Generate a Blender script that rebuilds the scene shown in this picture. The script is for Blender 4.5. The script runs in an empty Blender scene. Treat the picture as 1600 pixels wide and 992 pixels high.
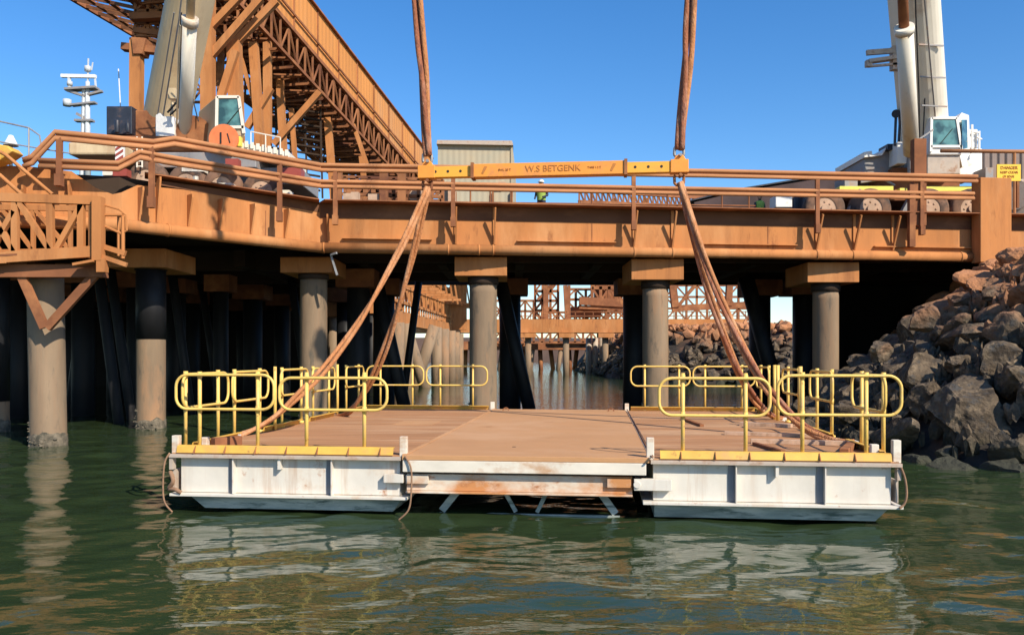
import bpy, bmesh, math, random
import numpy as np
from mathutils import Vector, Matrix, noise

random.seed(7)
R = math.radians
sc = bpy.context.scene
C = sc.collection
# ------------------------------------------------------------------ camera, sky, sun, exposure
F = 1300.0            # focal length in pixels of the 1600 px wide photograph
HC = 2.25             # camera height above the water
cam_d = bpy.data.cameras.new('camera'); cam = bpy.data.objects.new('camera', cam_d); C.objects.link(cam)
cam.location = (0, 0, HC); cam.rotation_euler = (R(90), 0, 0)
cam_d.sensor_width = 36.0; cam_d.lens = F / 1600 * 36.0
cam_d.shift_y = (555 - 496) / 1600.0
cam_d.clip_start = 0.1; cam_d.clip_end = 6000
sc.camera = cam
SUN_AZ, SUN_EL = R(140), R(37)
w = bpy.data.worlds.new('World'); sc.world = w; w.use_nodes = True
nt = w.node_tree; bg = nt.nodes['Background']
sky = nt.nodes.new('ShaderNodeTexSky'); sky.sky_type = 'NISHITA'; sky.sun_disc = False
sky.sun_elevation = SUN_EL; sky.sun_rotation = SUN_AZ
sky.air_density = 1.0; sky.dust_density = 0.25; sky.ozone_density = 3.0; sky.altitude = 0
hs = nt.nodes.new('ShaderNodeHueSaturation'); hs.inputs['Saturation'].default_value = 1.32
hs.inputs['Hue'].default_value = 0.505
nt.links.new(sky.outputs[0], hs.inputs['Color']); nt.links.new(hs.outputs[0], bg.inputs[0])
bg.inputs[1].default_value = 0.142
sd = bpy.data.lights.new('sun', 'SUN'); sd.energy = 5.0; sd.angle = R(0.6); sd.color = (1.0, 0.90, 0.74)
sun = bpy.data.objects.new('sun', sd); C.objects.link(sun)
dirv = Vector((math.sin(SUN_AZ) * math.cos(SUN_EL), math.cos(SUN_AZ) * math.cos(SUN_EL), math.sin(SUN_EL)))
sun.rotation_euler = dirv.to_track_quat('Z', 'Y').to_euler(); sun.location = (20, -20, 40)
vs = sc.view_settings; vs.view_transform = 'Standard'; vs.look = 'None'; vs.exposure = 0.37; vs.gamma = 1.0
vs.use_curve_mapping = False

def W(px, py, D):
    """point at depth D metres seen at that place of the photograph"""
    return Vector(((px - 800) / F * D, D, HC - (py - 555) / F * D))

# ------------------------------------------------------------------ materials
def mat(name, base, rough=0.7, var=0.25, scale=1.5, c2=None, c2amt=0.5, c2scale=0.8, stretch=(1, 1, 1), metallic=0.0,
        bump=0.0, bscale=20, spec=0.4, c3=None, c3amt=0.45, c3scale=6.0, up=None, upamt=0.7, streak=None):
    m = bpy.data.materials.new(name); m.use_nodes = True
    t = m.node_tree; N = t.nodes; L = t.links; b = N['Principled BSDF']
    geo = N.new('ShaderNodeNewGeometry')
    mp = N.new('ShaderNodeMapping'); mp.inputs['Scale'].default_value = stretch
    L.new(geo.outputs['Position'], mp.inputs['Vector'])
    def noi(s, d=6, ro=0.6):
        n = N.new('ShaderNodeTexNoise'); n.inputs['Scale'].default_value = s; n.inputs['Detail'].default_value = d
        n.inputs['Roughness'].default_value = ro; L.new(mp.outputs[0], n.inputs['Vector']); return n.outputs['Fac']
    def ramp(src, a, bb):
        r = N.new('ShaderNodeMapRange'); r.inputs['From Min'].default_value = a; r.inputs['From Max'].default_value = bb
        L.new(src, r.inputs['Value']); return r.outputs[0]
    def mix(fac, a, bb, mode='MIX'):
        x = N.new('ShaderNodeMix'); x.data_type = 'RGBA'; x.blend_type = mode
        if isinstance(fac, float): x.inputs[0].default_value = fac
        else: L.new(fac, x.inputs[0])
        for k, s in ((6, a), (7, bb)):
            if isinstance(s, tuple): x.inputs[k].default_value = (*s[:3], 1)
            else: L.new(s, x.inputs[k])
        return x.outputs[2]
    n1 = noi(scale)
    lo = tuple(c * (1 - var) for c in base); hi = tuple(min(1, c * (1 + var * 0.8)) for c in base)
    col = mix(ramp(n1, 0.3, 0.7), lo, hi)
    if c2:
        n2 = noi(c2scale, 8, 0.65)
        col = mix(ramp(n2, 0.62 - 0.25 * c2amt, 0.80 - 0.25 * c2amt), col, c2)
    if c3:
        n3 = noi(c3scale, 6, 0.7)
        col = mix(ramp(n3, 0.66 - 0.25 * c3amt, 0.78 - 0.25 * c3amt), col, c3)
    if streak:      # runs of rust and dirt down upright faces
        mp2 = N.new('ShaderNodeMapping'); mp2.inputs['Scale'].default_value = (streak[1], streak[1], streak[1] * .07)
        L.new(geo.outputs['Position'], mp2.inputs['Vector'])
        n5 = N.new('ShaderNodeTexNoise'); n5.inputs['Scale'].default_value = 1; n5.inputs['Detail'].default_value = 5; n5.inputs['Roughness'].default_value = .7; L.new(mp2.outputs[0], n5.inputs['Vector'])
        r5 = ramp(n5.outputs['Fac'], 0.5, 0.72); m5 = N.new('ShaderNodeMath'); m5.operation = 'MULTIPLY'; L.new(r5, m5.inputs[0]); m5.inputs[1].default_value = streak[0]
        n6 = noi(1.1); m6 = N.new('ShaderNodeMath'); m6.operation = 'MULTIPLY'; L.new(m5.outputs[0], m6.inputs[0]); L.new(ramp(n6, .35, .6), m6.inputs[1])
        col = mix(m6.outputs[0], col, streak[2])
    if up:      # dust that has settled on the faces that look up
        sp = N.new('ShaderNodeSeparateXYZ'); L.new(geo.outputs['Normal'], sp.inputs[0])
        r = ramp(sp.outputs[2], 0.2, 0.9)
        mu = N.new('ShaderNodeMath'); mu.operation = 'MULTIPLY'; L.new(r, mu.inputs[0]); mu.inputs[1].default_value = upamt
        col = mix(mu.outputs[0], col, up)
    L.new(col, b.inputs['Base Color'])
    nr = ramp(noi(scale * 4), 0.2, 0.8)
    rr = N.new('ShaderNodeMapRange'); rr.inputs['To Min'].default_value = max(0.05, rough - 0.12); rr.inputs['To Max'].default_value = min(1, rough + 0.12)
    L.new(nr, rr.inputs['Value']); L.new(rr.outputs[0], b.inputs['Roughness'])
    b.inputs['Metallic'].default_value = metallic
    b.inputs['Specular IOR Level'].default_value = spec
    if bump:
        bp = N.new('ShaderNodeBump'); bp.inputs['Strength'].default_value = min(1, bump); bp.inputs['Distance'].default_value = 0.02 * max(1, bump)
        L.new(noi(bscale, 8), bp.inputs['Height']); L.new(bp.outputs[0], b.inputs['Normal'])
    return m

DUST = (0.46, 0.20, 0.085)
M = {}
M['rust'] = mat('ore_dusted_steel', (0.45, 0.183, 0.063), 0.85, 0.2, 0.9, (0.52, 0.245, 0.10), 0.55, 0.6, (1, 1, 0.3), c3=(0.27, 0.105, 0.042), c3amt=0.33, c3scale=1.7, streak=(.6, 2.6, (0.22, 0.085, 0.036)), spec=0.2, bump=0.3, bscale=9)
M['rust2'] = mat('ore_dusted_rail', (0.41, 0.185, 0.083), 0.85, 0.22, 1.2, (0.30, 0.12, 0.055), 0.35, 1.4, (0.4, 1, 2), spec=0.2)
M['rustd'] = mat('rusty_dark_steel', (0.24, 0.095, 0.045), 0.9, 0.3, 1.0, (0.4, 0.17, 0.07), 0.5, 0.8, spec=0.2)
M['lattice'] = mat('ore_stained_lattice', (0.30, 0.125, 0.055), 0.9, 0.3, 0.6, (0.13, 0.05, 0.03), 0.6, 0.35, spec=0.2)
M['flange_shade'] = mat('dark_brown_flange_shade', (0.15, 0.068, 0.036), 0.9, 0.2, 1.5, (0.24, 0.11, 0.055), 0.4, 1.0, (.4, 1, 1), spec=0.2)  # overhang shade put into the colour of the upper web strip
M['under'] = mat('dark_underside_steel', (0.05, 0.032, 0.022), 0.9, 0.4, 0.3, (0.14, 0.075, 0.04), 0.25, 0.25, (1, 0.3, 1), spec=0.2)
M['blackpile'] = mat('black_coat_and_shade', (0.012, 0.012, 0.014), 0.55, 0.4, 1.0, (0.05, 0.045, 0.04), 0.2, 1.0, (1, 1, 0.3), spec=0.3)  # pile coat, also the painted deck shadow on front pile shafts
M['pile'] = mat('weathered_concrete_pile', (0.235, 0.165, 0.105), 0.9, 0.25, 1.4, (0.36, 0.195, 0.10), 0.4, 0.9, (1, 1, 0.25), bump=0.6, bscale=7, c3=(0.10, 0.085, 0.065), c3amt=0.4, c3scale=3, streak=(.45, 6, (0.30, 0.155, 0.08)))
M['barn'] = mat('barnacle_crust', (0.17, 0.14, 0.10), 0.95, 0.5, 9, (0.06, 0.055, 0.04), 0.7, 5, bump=1.5, bscale=25)
M['white'] = mat('weathered_white_paint', (0.64, 0.595, 0.52), 0.55, 0.10, 2.2, (0.56, 0.40, 0.27), 0.2, 1.7, (1, 1, 0.8), c3=(0.38, 0.17, 0.08), c3amt=0.2, c3scale=3.8, streak=(.75, 5, (0.42, 0.25, 0.14)), bump=0.15, bscale=5)
M['flange'] = mat('dirty_white_flange', (0.46, 0.38, 0.31), 0.7, 0.2, 3, (0.30, 0.16, 0.09), 0.4, 3, (1, 1, 1))
M['rustwhite'] = mat('rust_bleeding_white_paint', (0.62, 0.54, 0.44), 0.7, 0.1, 2, (0.50, 0.22, 0.08), 0.72, 0.9, (1.2, 1, 2.0), c3=(0.34, 0.13, 0.05), c3amt=0.35, c3scale=2.5)
M['whiterust'] = mat('white_paint_with_brown_edge', (0.68, 0.62, 0.52), 0.6, 0.1, 2, (0.46, 0.25, 0.12), 0.55, 1.2, (1.2, 1, 2.5), c3=(0.34, 0.15, 0.06), c3amt=0.1, c3scale=4)
M['hull'] = mat('scuffed_grey_green_hull', (0.24, 0.28, 0.26), 0.6, 0.3, 2, (0.50, 0.52, 0.47), 0.7, 1.6, (0.5, 1, 3), c3=(0.08, 0.12, 0.11), c3amt=0.5, c3scale=3)
M['yellow'] = mat('worn_yellow_paint', (0.76, 0.50, 0.125), 0.5, 0.12, 4, (0.62, 0.42, 0.20), 0.3, 5, c3=(0.33, 0.15, 0.055), c3amt=0.28, c3scale=11)
M['yellow2'] = mat('dusty_yellow_edge', (0.66, 0.39, 0.07), 0.6, 0.15, 4, (0.56, 0.30, 0.11), 0.45, 2.5, c3=(0.3, 0.14, 0.05), c3amt=0.15, c3scale=7)
M['rope'] = mat('rusty_rope', (0.26, 0.15, 0.09), 0.95, 0.3, 14)
M['sling'] = mat('orange_brown_sling_webbing', (0.49, 0.205, 0.08), 0.9, 0.18, 3, (0.60, 0.33, 0.18), 0.5, 2.5, (1, 1, 0.4), c3=(0.25, 0.10, 0.05), c3amt=0.35, c3scale=7, bump=2, bscale=30)
M['slingd'] = mat('red_brown_sling_webbing', (0.33, 0.115, 0.055), 0.9, 0.25, 3, (0.48, 0.28, 0.19), 0.5, 2.5, (1, 1, 0.4), c3=(0.16, 0.06, 0.04), c3amt=0.45, c3scale=6, bump=2, bscale=30)
M['beamyel'] = mat('yellow_orange_lifting_beam', (0.80, 0.38, 0.045), 0.5, 0.1, 3, (0.62, 0.28, 0.06), 0.3, 3)
M['beamor'] = mat('orange_lifting_beam', (0.78, 0.30, 0.045), 0.5, 0.1, 3, (0.58, 0.23, 0.07), 0.4, 3, c3=(.36,.16,.07), c3amt=.2, c3scale=9)
M['steelgrey'] = mat('grey_steel', (0.30, 0.30, 0.30), 0.5, 0.2, 4, metallic=0.3)
M['darkmark'] = mat('faded_brown_lettering', (0.44, 0.17, 0.04), 0.8, 0.2, 9)
M['black'] = mat('black_rubber', (0.02, 0.02, 0.022), 0.8, 0.3, 4)
M['tyre'] = mat('dusty_tyre', (0.20, 0.11, 0.07), 0.95, 0.3, 3, (0.05, 0.04, 0.035), 0.6, 2)
M['dusty'] = mat('ore_dust_film', (0.48, 0.32, 0.22), 0.9, 0.2, 3)
M['cream'] = mat('dusty_cream_crane_paint', (0.60, 0.46, 0.28), 0.55, 0.12, 1.2, (0.42, 0.27, 0.15), 0.45, 0.8, (1, 1, 0.4))
M['wcream'] = mat('off_white_crane_paint', (0.74, 0.68, 0.57), 0.45, 0.08, 1.2, (0.48, 0.33, 0.22), 0.25, 0.9, (1, 1, 0.4))
M['cwhite'] = mat('clean_white_crane_paint', (0.78, 0.76, 0.72), 0.4, 0.05, 2, (0.5, 0.33, 0.2), 0.12, 2)
M['cgrey'] = mat('grey_crane_steel', (0.26, 0.25, 0.25), 0.6, 0.2, 2, (0.34, 0.2, 0.12), 0.35, 2)
M['navy'] = mat('dark_blue_black_counterweight', (0.025, 0.03, 0.045), 0.45, 0.3, 3, (0.15, 0.09, 0.06), 0.2, 3)
M['disc'] = mat('orange_disc_paint', (0.72, 0.19, 0.065), 0.6, 0.12, 4, (0.55, 0.22, 0.12), 0.3, 3)
M['hivisy'] = mat('bright_yellow_stripe', (0.80, 0.66, 0.10), 0.5, 0.1, 5)
M['hivisg'] = mat('lime_safety_cloth', (0.30, 0.42, 0.07), 0.7, 0.1, 5)
M['navycloth'] = mat('dark_work_cloth', (0.03, 0.035, 0.06), 0.9, 0.2, 8)
M['skin'] = mat('skin', (0.45, 0.25, 0.17), 0.6, 0.08, 10)
M['red'] = mat('red_marking', (0.32, 0.065, 0.045), 0.5, 0.1, 5)
M['galv'] = mat('pale_grey_mast_paint', (0.50, 0.53, 0.56), 0.5, 0.15, 3)
M['signy'] = mat('yellow_sign', (0.80, 0.50, 0.03), 0.5, 0.05, 6)
M['dome'] = mat('white_dome', (0.80, 0.80, 0.78), 0.4, 0.03, 5)
M['stock'] = mat('dark_ore_heap', (0.075, 0.05, 0.05), 0.95, 0.35, 1.0, bump=1.0, bscale=2)
M['shore'] = mat('far_shore', (0.09, 0.055, 0.04), 0.95, 0.35, 0.05)
M['timber'] = mat('dusty_timber', (0.50, 0.33, 0.22), 0.9, 0.2, 5, (0.33, 0.2, 0.12), 0.5, 4, (1, 4, 1))
M['soil'] = mat('dark_rubble_bed', (0.035, 0.028, 0.022), 0.95, 0.4, 2, (0.16, 0.08, 0.045), 0.4, 0.6, bump=2, bscale=5)
M['abut'] = mat('shade_black_wall', (0.012, 0.010, 0.010), 0.9, 0.4, 0.6)  # near-black colour stands in for deep shade under the wharf

def glassmat(name, c):
    m = bpy.data.materials.new(name); m.use_nodes = True; b = m.node_tree.nodes['Principled BSDF']
    N = m.node_tree.nodes; L = m.node_tree.links
    n = N.new('ShaderNodeTexNoise'); n.inputs['Scale'].default_value = 2.5; g = N.new('ShaderNodeNewGeometry'); L.new(g.outputs['Position'], n.inputs['Vector'])
    r = N.new('ShaderNodeValToRGB'); r.color_ramp.elements[0].position = 0.4; r.color_ramp.elements[0].color = (*c, 1)
    r.color_ramp.elements[1].position = 0.62; r.color_ramp.elements[1].color = (c[0] * 3.5, c[1] * 3.5, c[2] * 3.5, 1)
    L.new(n.outputs['Fac'], r.inputs[0]); L.new(r.outputs[0], b.inputs['Base Color'])
    b.inputs['Roughness'].default_value = 0.08; b.inputs['Specular IOR Level'].default_value = 0.8
    return m
M['glass'] = glassmat('tinted_teal_cab_glass', (0.03, 0.07, 0.065))

def ribbed(name, base, period, axis='X', c2=None, depth=0.03, **kw):
    """sheet metal with rolled ribs: bump in the material"""
    m = mat(name, base, c2=c2, **kw)
    t = m.node_tree; N = t.nodes; L = t.links; b = N['Principled BSDF']
    g = N.new('ShaderNodeTexCoord'); sp = N.new('ShaderNodeSeparateXYZ'); L.new(g.outputs['Object'], sp.inputs[0])
    mu = N.new('ShaderNodeMath'); mu.operation = 'MULTIPLY'; mu.inputs[1].default_value = 2 * math.pi / period; L.new(sp.outputs[axis], mu.inputs[0])
    s = N.new('ShaderNodeMath'); s.operation = 'SINE'; L.new(mu.outputs[0], s.inputs[0])
    bp = N.new('ShaderNodeBump'); bp.inputs['Distance'].default_value = depth; bp.inputs['Strength'].default_value = 1
    L.new(s.outputs[0], bp.inputs['Height']); L.new(bp.outputs[0], b.inputs['Normal'])
    return m
M['clad'] = ribbed('orange_ribbed_cladding', (0.56, 0.235, 0.07), 0.6, 'Y', (0.50, 0.26, 0.12), 0.012, rough=0.8, var=0.15, scale=0.25, c2scale=0.2, stretch=(1, 1, 0.3), spec=0.2)
M['shedwall'] = ribbed('pale_green_grey_ribbed_wall', (0.40, 0.365, 0.275), 0.5, 'X', (0.45, 0.36, 0.24), 0.008, rough=0.8, var=0.08, scale=0.3, c2scale=0.15, spec=0.2)
M['fence'] = ribbed('dark_ribbed_fence', (0.22, 0.17, 0.15), 0.3, 'X', (0.3, 0.17, 0.1), 0.05, rough=0.8, var=0.2, scale=1, spec=0.2)

def deckmat(name, base, c2, plank):
    m = mat(name, base, 0.85, 0.14 if plank else 0.07, 1.1, c2, 0.55, 0.7, (0.35, 1.6, 1) if plank else (.8, 1, 1), spec=0.25, bump=0.3, bscale=12, c3=(base[0] * 0.72, base[1] * 0.68, base[2] * 0.66), c3amt=0.3 if plank else 0.14, c3scale=1.2)
    t = m.node_tree; N = t.nodes; L = t.links; b = N['Principled BSDF']
    src = b.inputs['Base Color'].links[0].from_socket
    if plank:
        g = N.new('ShaderNodeTexCoord')
        sp = N.new('ShaderNodeSeparateXYZ'); L.new(g.outputs['Object'], sp.inputs[0])
        mu = N.new('ShaderNodeMath'); mu.operation = 'DIVIDE'; mu.inputs[1].default_value = plank; L.new(sp.outputs['Y'], mu.inputs[0])
        fl = N.new('ShaderNodeMath'); fl.operation = 'FLOOR'; L.new(mu.outputs[0], fl.inputs[0])
        wn = N.new('ShaderNodeTexWhiteNoise'); wn.noise_dimensions = '1D'; L.new(fl.outputs[0], wn.inputs['W'])
        fr = N.new('ShaderNodeMath'); fr.operation = 'FRACT'; L.new(mu.outputs[0], fr.inputs[0])
        lt = N.new('ShaderNodeMath'); lt.operation = 'LESS_THAN'; lt.inputs[1].default_value = 0.06; L.new(fr.outputs[0], lt.inputs[0])
        x = N.new('ShaderNodeMix'); x.data_type = 'RGBA'; x.blend_type = 'MULTIPLY'; x.inputs[0].default_value = 0.12
        L.new(src, x.inputs[6]); L.new(wn.outputs['Value'], x.inputs[7])
        y = N.new('ShaderNodeMix'); y.data_type = 'RGBA'; L.new(lt.outputs[0], y.inputs[0])
        L.new(x.outputs[2], y.inputs[6]); y.inputs[7].default_value = (base[0] * 0.35, base[1] * 0.3, base[2] * 0.3, 1)
        L.new(y.outputs[2], b.inputs['Base Color'])
    return m
M['planks'] = deckmat('dust_covered_deck_planks', (0.45, 0.225, 0.105), (0.56, 0.34, 0.19), 0.28)
M['plate'] = deckmat('dust_covered_deck_plate', (0.48, 0.255, 0.12), (0.52, 0.295, 0.155), 0)

def rockmat():
    m = mat('riprap_stone', (0.095, 0.070, 0.047), 0.95, 0.6, 2.2, (0.215, 0.16, 0.105), 0.5, 4.5, bump=3.0, bscale=9, c3=(0.07, 0.065, 0.06), c3amt=0.5, c3scale=3.5, spec=0.25)
    t = m.node_tree; N = t.nodes; L = t.links; b = N['Principled BSDF']
    src = b.inputs['Base Color'].links[0].from_socket
    g = N.new('ShaderNodeNewGeometry'); sp = N.new('ShaderNodeSeparateXYZ'); L.new(g.outputs['Position'], sp.inputs[0])
    n = N.new('ShaderNodeTexNoise'); n.inputs['Scale'].default_value = 1.1; n.inputs['Detail'].default_value = 6; L.new(g.outputs['Position'], n.inputs['Vector'])
    a = N.new('ShaderNodeMath'); a.operation = 'MULTIPLY_ADD'; a.inputs[1].default_value = 4.5; L.new(n.outputs['Fac'], a.inputs[0]); L.new(sp.outputs[2], a.inputs[2])
    r = N.new('ShaderNodeMapRange'); r.inputs['From Min'].default_value = 5.2; r.inputs['From Max'].default_value = 6.9; L.new(a.outputs[0], r.inputs['Value'])
    x = N.new('ShaderNodeMix'); x.data_type = 'RGBA'; L.new(r.outputs[0], x.inputs[0]); L.new(src, x.inputs[6]); x.inputs[7].default_value = (0.42, 0.19, 0.09, 1)
    # dark wet foot near the waterline
    r2 = N.new('ShaderNodeMapRange'); r2.inputs['From Min'].default_value = 0.15; r2.inputs['From Max'].default_value = 0.75; L.new(sp.outputs[2], r2.inputs['Value'])
    y = N.new('ShaderNodeMix'); y.data_type = 'RGBA'; L.new(r2.outputs[0], y.inputs[0]); y.inputs[6].default_value = (0.05, 0.05, 0.035, 1); L.new(x.outputs[2], y.inputs[7])
    L.new(y.outputs[2], b.inputs['Base Color'])
    return m
M['rock'] = rockmat()

def watermat():
    m = bpy.data.materials.new('green_harbour_water'); m.use_nodes = True
    t = m.node_tree; N = t.nodes; L = t.links; b = N['Principled BSDF']
    b.inputs['Base Color'].default_value = (0.028, 0.047, 0.019, 1)
    b.inputs['Roughness'].default_value = 0.04; b.inputs['IOR'].default_value = 1.34
    b.inputs['Specular IOR Level'].default_value = 0.5
    g = N.new('ShaderNodeNewGeometry')
    def n(scale, st, d):
        mp = N.new('ShaderNodeMapping'); mp.inputs['Scale'].default_value = st; L.new(g.outputs['Position'], mp.inputs['Vector'])
        x = N.new('ShaderNodeTexNoise'); x.inputs['Scale'].default_value = scale; x.inputs['Detail'].default_value = d; L.new(mp.outputs[0], x.inputs['Vector']); return x.outputs['Fac']
    b1 = N.new('ShaderNodeBump'); b1.inputs['Strength'].default_value = 1; b1.inputs['Distance'].default_value = 0.0055
    b0 = N.new('ShaderNodeBump'); b0.inputs['Strength'].default_value = 1; b0.inputs['Distance'].default_value = 0.035; L.new(n(1.5, (0.6, 1.1, 1), 3), b0.inputs['Height']); L.new(b0.outputs[0], b1.inputs['Normal'])
    L.new(n(6.5, (0.6, 1.0, 1), 4), b1.inputs['Height'])
    L.new(b1.outputs[0], b.inputs['Normal'])
    return m
M['water'] = watermat()

# ------------------------------------------------------------------ mesh builder
class MB:
    def __init__(s): s.v = []; s.f = []; s.smooth = []
    def add(s, vs, fs, sm=False):
        o = len(s.v); s.v += [Vector(x) for x in vs]; s.f += [tuple(i + o for i in f) for f in fs]; s.smooth += [sm] * len(fs); return s
    def hexa(s, a):  # 8 points: bottom 4, top 4
        return s.add(a, [(3, 2, 1, 0), (4, 5, 6, 7), (0, 1, 5, 4), (1, 2, 6, 5), (2, 3, 7, 6), (3, 0, 4, 7)])
    def box(s, c, sz, rz=0.0):
        c = Vector(c); x, y, z = (k / 2 for k in sz); m = Matrix.Rotation(rz, 3, 'Z')
        return s.hexa([c + m @ Vector(p) for p in ((-x, -y, -z), (x, -y, -z), (x, y, -z), (-x, y, -z), (-x, -y, z), (x, -y, z), (x, y, z), (-x, y, z))])
    def bar(s, p, q, wd, h, up=(0, 0, 1)):
        p = Vector(p); q = Vector(q); d = (q - p).normalized(); u = Vector(up)
        if abs(d.dot(u)) > 0.98: u = Vector((0, 1, 0))
        a = d.cross(u).normalized() * wd / 2; b = a.cross(d).normalized() * h / 2
        return s.hexa([p - a - b, p + a - b, q + a - b, q - a - b, p - a + b, p + a + b, q + a + b, q - a + b])
    def tube(s, pts, r, n=8, closed=False, r2=None):
        pts = [Vector(p) for p in pts]; k = len(pts); vs = []; ref = None
        for i, p in enumerate(pts):
            if closed: d = pts[(i + 1) % k] - pts[i - 1]
            else: d = pts[min(i + 1, k - 1)] - pts[max(i - 1, 0)]
            d.normalize()
            if ref is None: ref = Vector((0, 0, 1)) if abs(d.z) < 0.9 else Vector((0, 1, 0))
            a = (ref - d * ref.dot(d)).normalized(); ref = a; b = d.cross(a)
            rr = r if r2 is None else r + (r2 - r) * i / (k - 1)
            vs += [p + (a * math.cos(2 * math.pi * j / n) + b * math.sin(2 * math.pi * j / n)) * rr for j in range(n)]
        fs = [(i * n + j, i * n + (j + 1) % n, ((i + 1) % k) * n + (j + 1) % n, ((i + 1) % k) * n + j) for i in range(k if closed else k - 1) for j in range(n)]
        s.add(vs, fs, n > 6)
        if not closed:
            o = len(s.v) - len(vs)
            s.f.append(tuple(o + j for j in range(n))[::-1]); s.f.append(tuple(o + (k - 1) * n + j for j in range(n))); s.smooth += [False, False]
        return s
    def prism(s, poly, ex):
        n = len(poly); ex = Vector(ex); vs = [Vector(p) for p in poly]; vs += [p + ex for p in vs]
        return s.add(vs, [tuple(range(n))[::-1], tuple(range(n, 2 * n))] + [(i, (i + 1) % n, n + (i + 1) % n, n + i) for i in range(n)])
    def build(s, name, m, parent=None, bevel=0.0, origin=None):
        o0 = Vector(origin) if origin is not None else (parent.matrix_world.translation.copy() if parent else Vector((0, 0, 0)))
        rot = ROT.get(parent.name) if parent else None
        if parent and parent.name in WLOC: o0 = WLOC[parent.name]
        me = bpy.data.meshes.new(name)
        vv = [v - o0 for v in s.v]
        if rot is not None:
            inv = Matrix.Rotation(-rot, 3, 'Z'); vv = [inv @ v for v in vv]
        me.from_pydata(vv, [], s.f); me.polygons.foreach_set('use_smooth', s.smooth); me.update()
        bm = bmesh.new(); bm.from_mesh(me); bmesh.ops.recalc_face_normals(bm, faces=bm.faces); bm.to_mesh(me); bm.free()
        me.materials.append(m)
        ob = bpy.data.objects.new(name, me); C.objects.link(ob)
        if parent:
            ob.parent = parent; WLOC[ob.name] = o0
            if rot is not None: ROT[ob.name] = rot
        else:
            ob.location = o0; WLOC[ob.name] = o0
        if bevel:
            b = ob.modifiers.new('edge', 'BEVEL'); b.width = bevel; b.segments = 2; b.limit_method = 'ANGLE'; b.angle_limit = R(40)
        return ob
ROT = {}; WLOC = {}
def tag(o, label=None, cat=None, group=None, kind=None):
    if label: o['label'] = label
    if cat: o['category'] = cat
    if group: o['group'] = group
    if kind: o['kind'] = kind
    return o
def thing(name, loc, label, cat, group=None, rz=None):
    o = bpy.data.objects.new(name, None); C.objects.link(o); o.location = loc; o.empty_display_size = 0.3
    WLOC[o.name] = Vector(loc)
    if rz is not None: o.rotation_euler.z = rz; ROT[o.name] = rz
    return tag(o, label, cat, group)
def copy_tree(o, parent=None):
    c = o.copy(); C.objects.link(c)
    if parent: c.parent = parent
    for ch in list(o.children): copy_tree(ch, c)
    return c
def text_mesh(name, txt, size, m, parent, origin, xdir, zdir, depth=0.006):
    cu = bpy.data.curves.new(name, 'FONT'); cu.body = txt; cu.size = size; cu.align_x = 'CENTER'; cu.align_y = 'CENTER'; cu.extrude = depth
    ob = bpy.data.objects.new(name + '_src', cu); C.objects.link(ob)
    dg = bpy.context.evaluated_depsgraph_get(); me = bpy.data.meshes.new_from_object(ob.evaluated_get(dg)); bpy.data.objects.remove(ob)
    x = Vector(xdir).normalized(); z = Vector(zdir).normalized(); y = x.cross(z)
    n = Vector(origin)
    b = MB(); b.add([n + x * v.co.x + z * v.co.y - y * v.co.z for v in me.vertices], [tuple(p.vertices) for p in me.polygons])
    return b.build(name, m, parent)

# ------------------------------------------------------------------ water
def make_water():
    rs = np.random.RandomState(3)
    ys = [3.0]
    while ys[-1] < 34: ys.append(ys[-1] + max(0.045, 0.0045 * ys[-1]))
    ys = np.array(ys); xs = np.arange(-17, 17.01, 0.075)
    X, Y = np.meshgrid(xs, ys)
    Xw = X + 0.25 * np.sin(0.9 * Y + 1.1) + 0.12 * np.sin(2.3 * Y + 0.7 * X); Yw = Y + 0.25 * np.sin(0.8 * X) + 0.1 * np.sin(2.1 * X + 1.3 * Y)
    Z = np.zeros_like(X)
    for i in range(70):
        lam = math.exp(rs.uniform(math.log(0.35), math.log(3.2)))
        th = R(90) + rs.normal(0, 0.75)
        k = 2 * math.pi / lam; amp = 0.0023 * lam ** 0.85
        env = 0.6 + 0.4 * np.sin(X * rs.uniform(0.2, 0.7) + Y * rs.uniform(0.2, 0.7) + rs.uniform(0, 6))
        Z += amp * env * np.sin(k * (math.cos(th) * Xw + math.sin(th) * Yw) + rs.uniform(0, 6.28))
    fade = np.clip(np.minimum(np.minimum((X + 17) / 2, (17 - X) / 2), np.minimum((Y - 3) / 1.0, (ys[-1] - Y) / 6)), 0, 1)
    Z *= fade
    ny, nx = X.shape
    vs = np.stack([X, Y, Z], -1).reshape(-1, 3)
    idx = np.arange(ny * nx).reshape(ny, nx)
    fs = np.stack([idx[:-1, :-1], idx[:-1, 1:], idx[1:, 1:], idx[1:, :-1]], -1).reshape(-1, 4)
    me = bpy.data.meshes.new('water')
    n0 = len(vs); B = 4000; yb = ys[-1]
    out = [(-B, -200), (B, -200), (B, B), (-B, B)]
    ex = [(-B, -200, 0), (B, -200, 0), (B, 3, 0), (-B, 3, 0), (-B, yb, 0), (-17, yb, 0), (-17, 3, 0), (17, 3, 0), (B, yb, 0), (17, yb, 0), (B, B, 0), (-B, B, 0)]
    allv = [tuple(v) for v in vs] + ex
    q = [tuple(f) for f in fs] + [tuple(n0 + i for i in f) for f in ((0, 1, 2, 7, 6, 3), (3, 6, 5, 4), (7, 2, 8, 9), (4, 5, 9, 8, 10, 11))]
    me.from_pydata(allv, [], q); me.polygons.foreach_set('use_smooth', [True] * len(q)); me.update()
    me.materials.append(M['water'])
    o = bpy.data.objects.new('water', me); C.objects.link(o); tag(o, kind='structure')
make_water()

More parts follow.
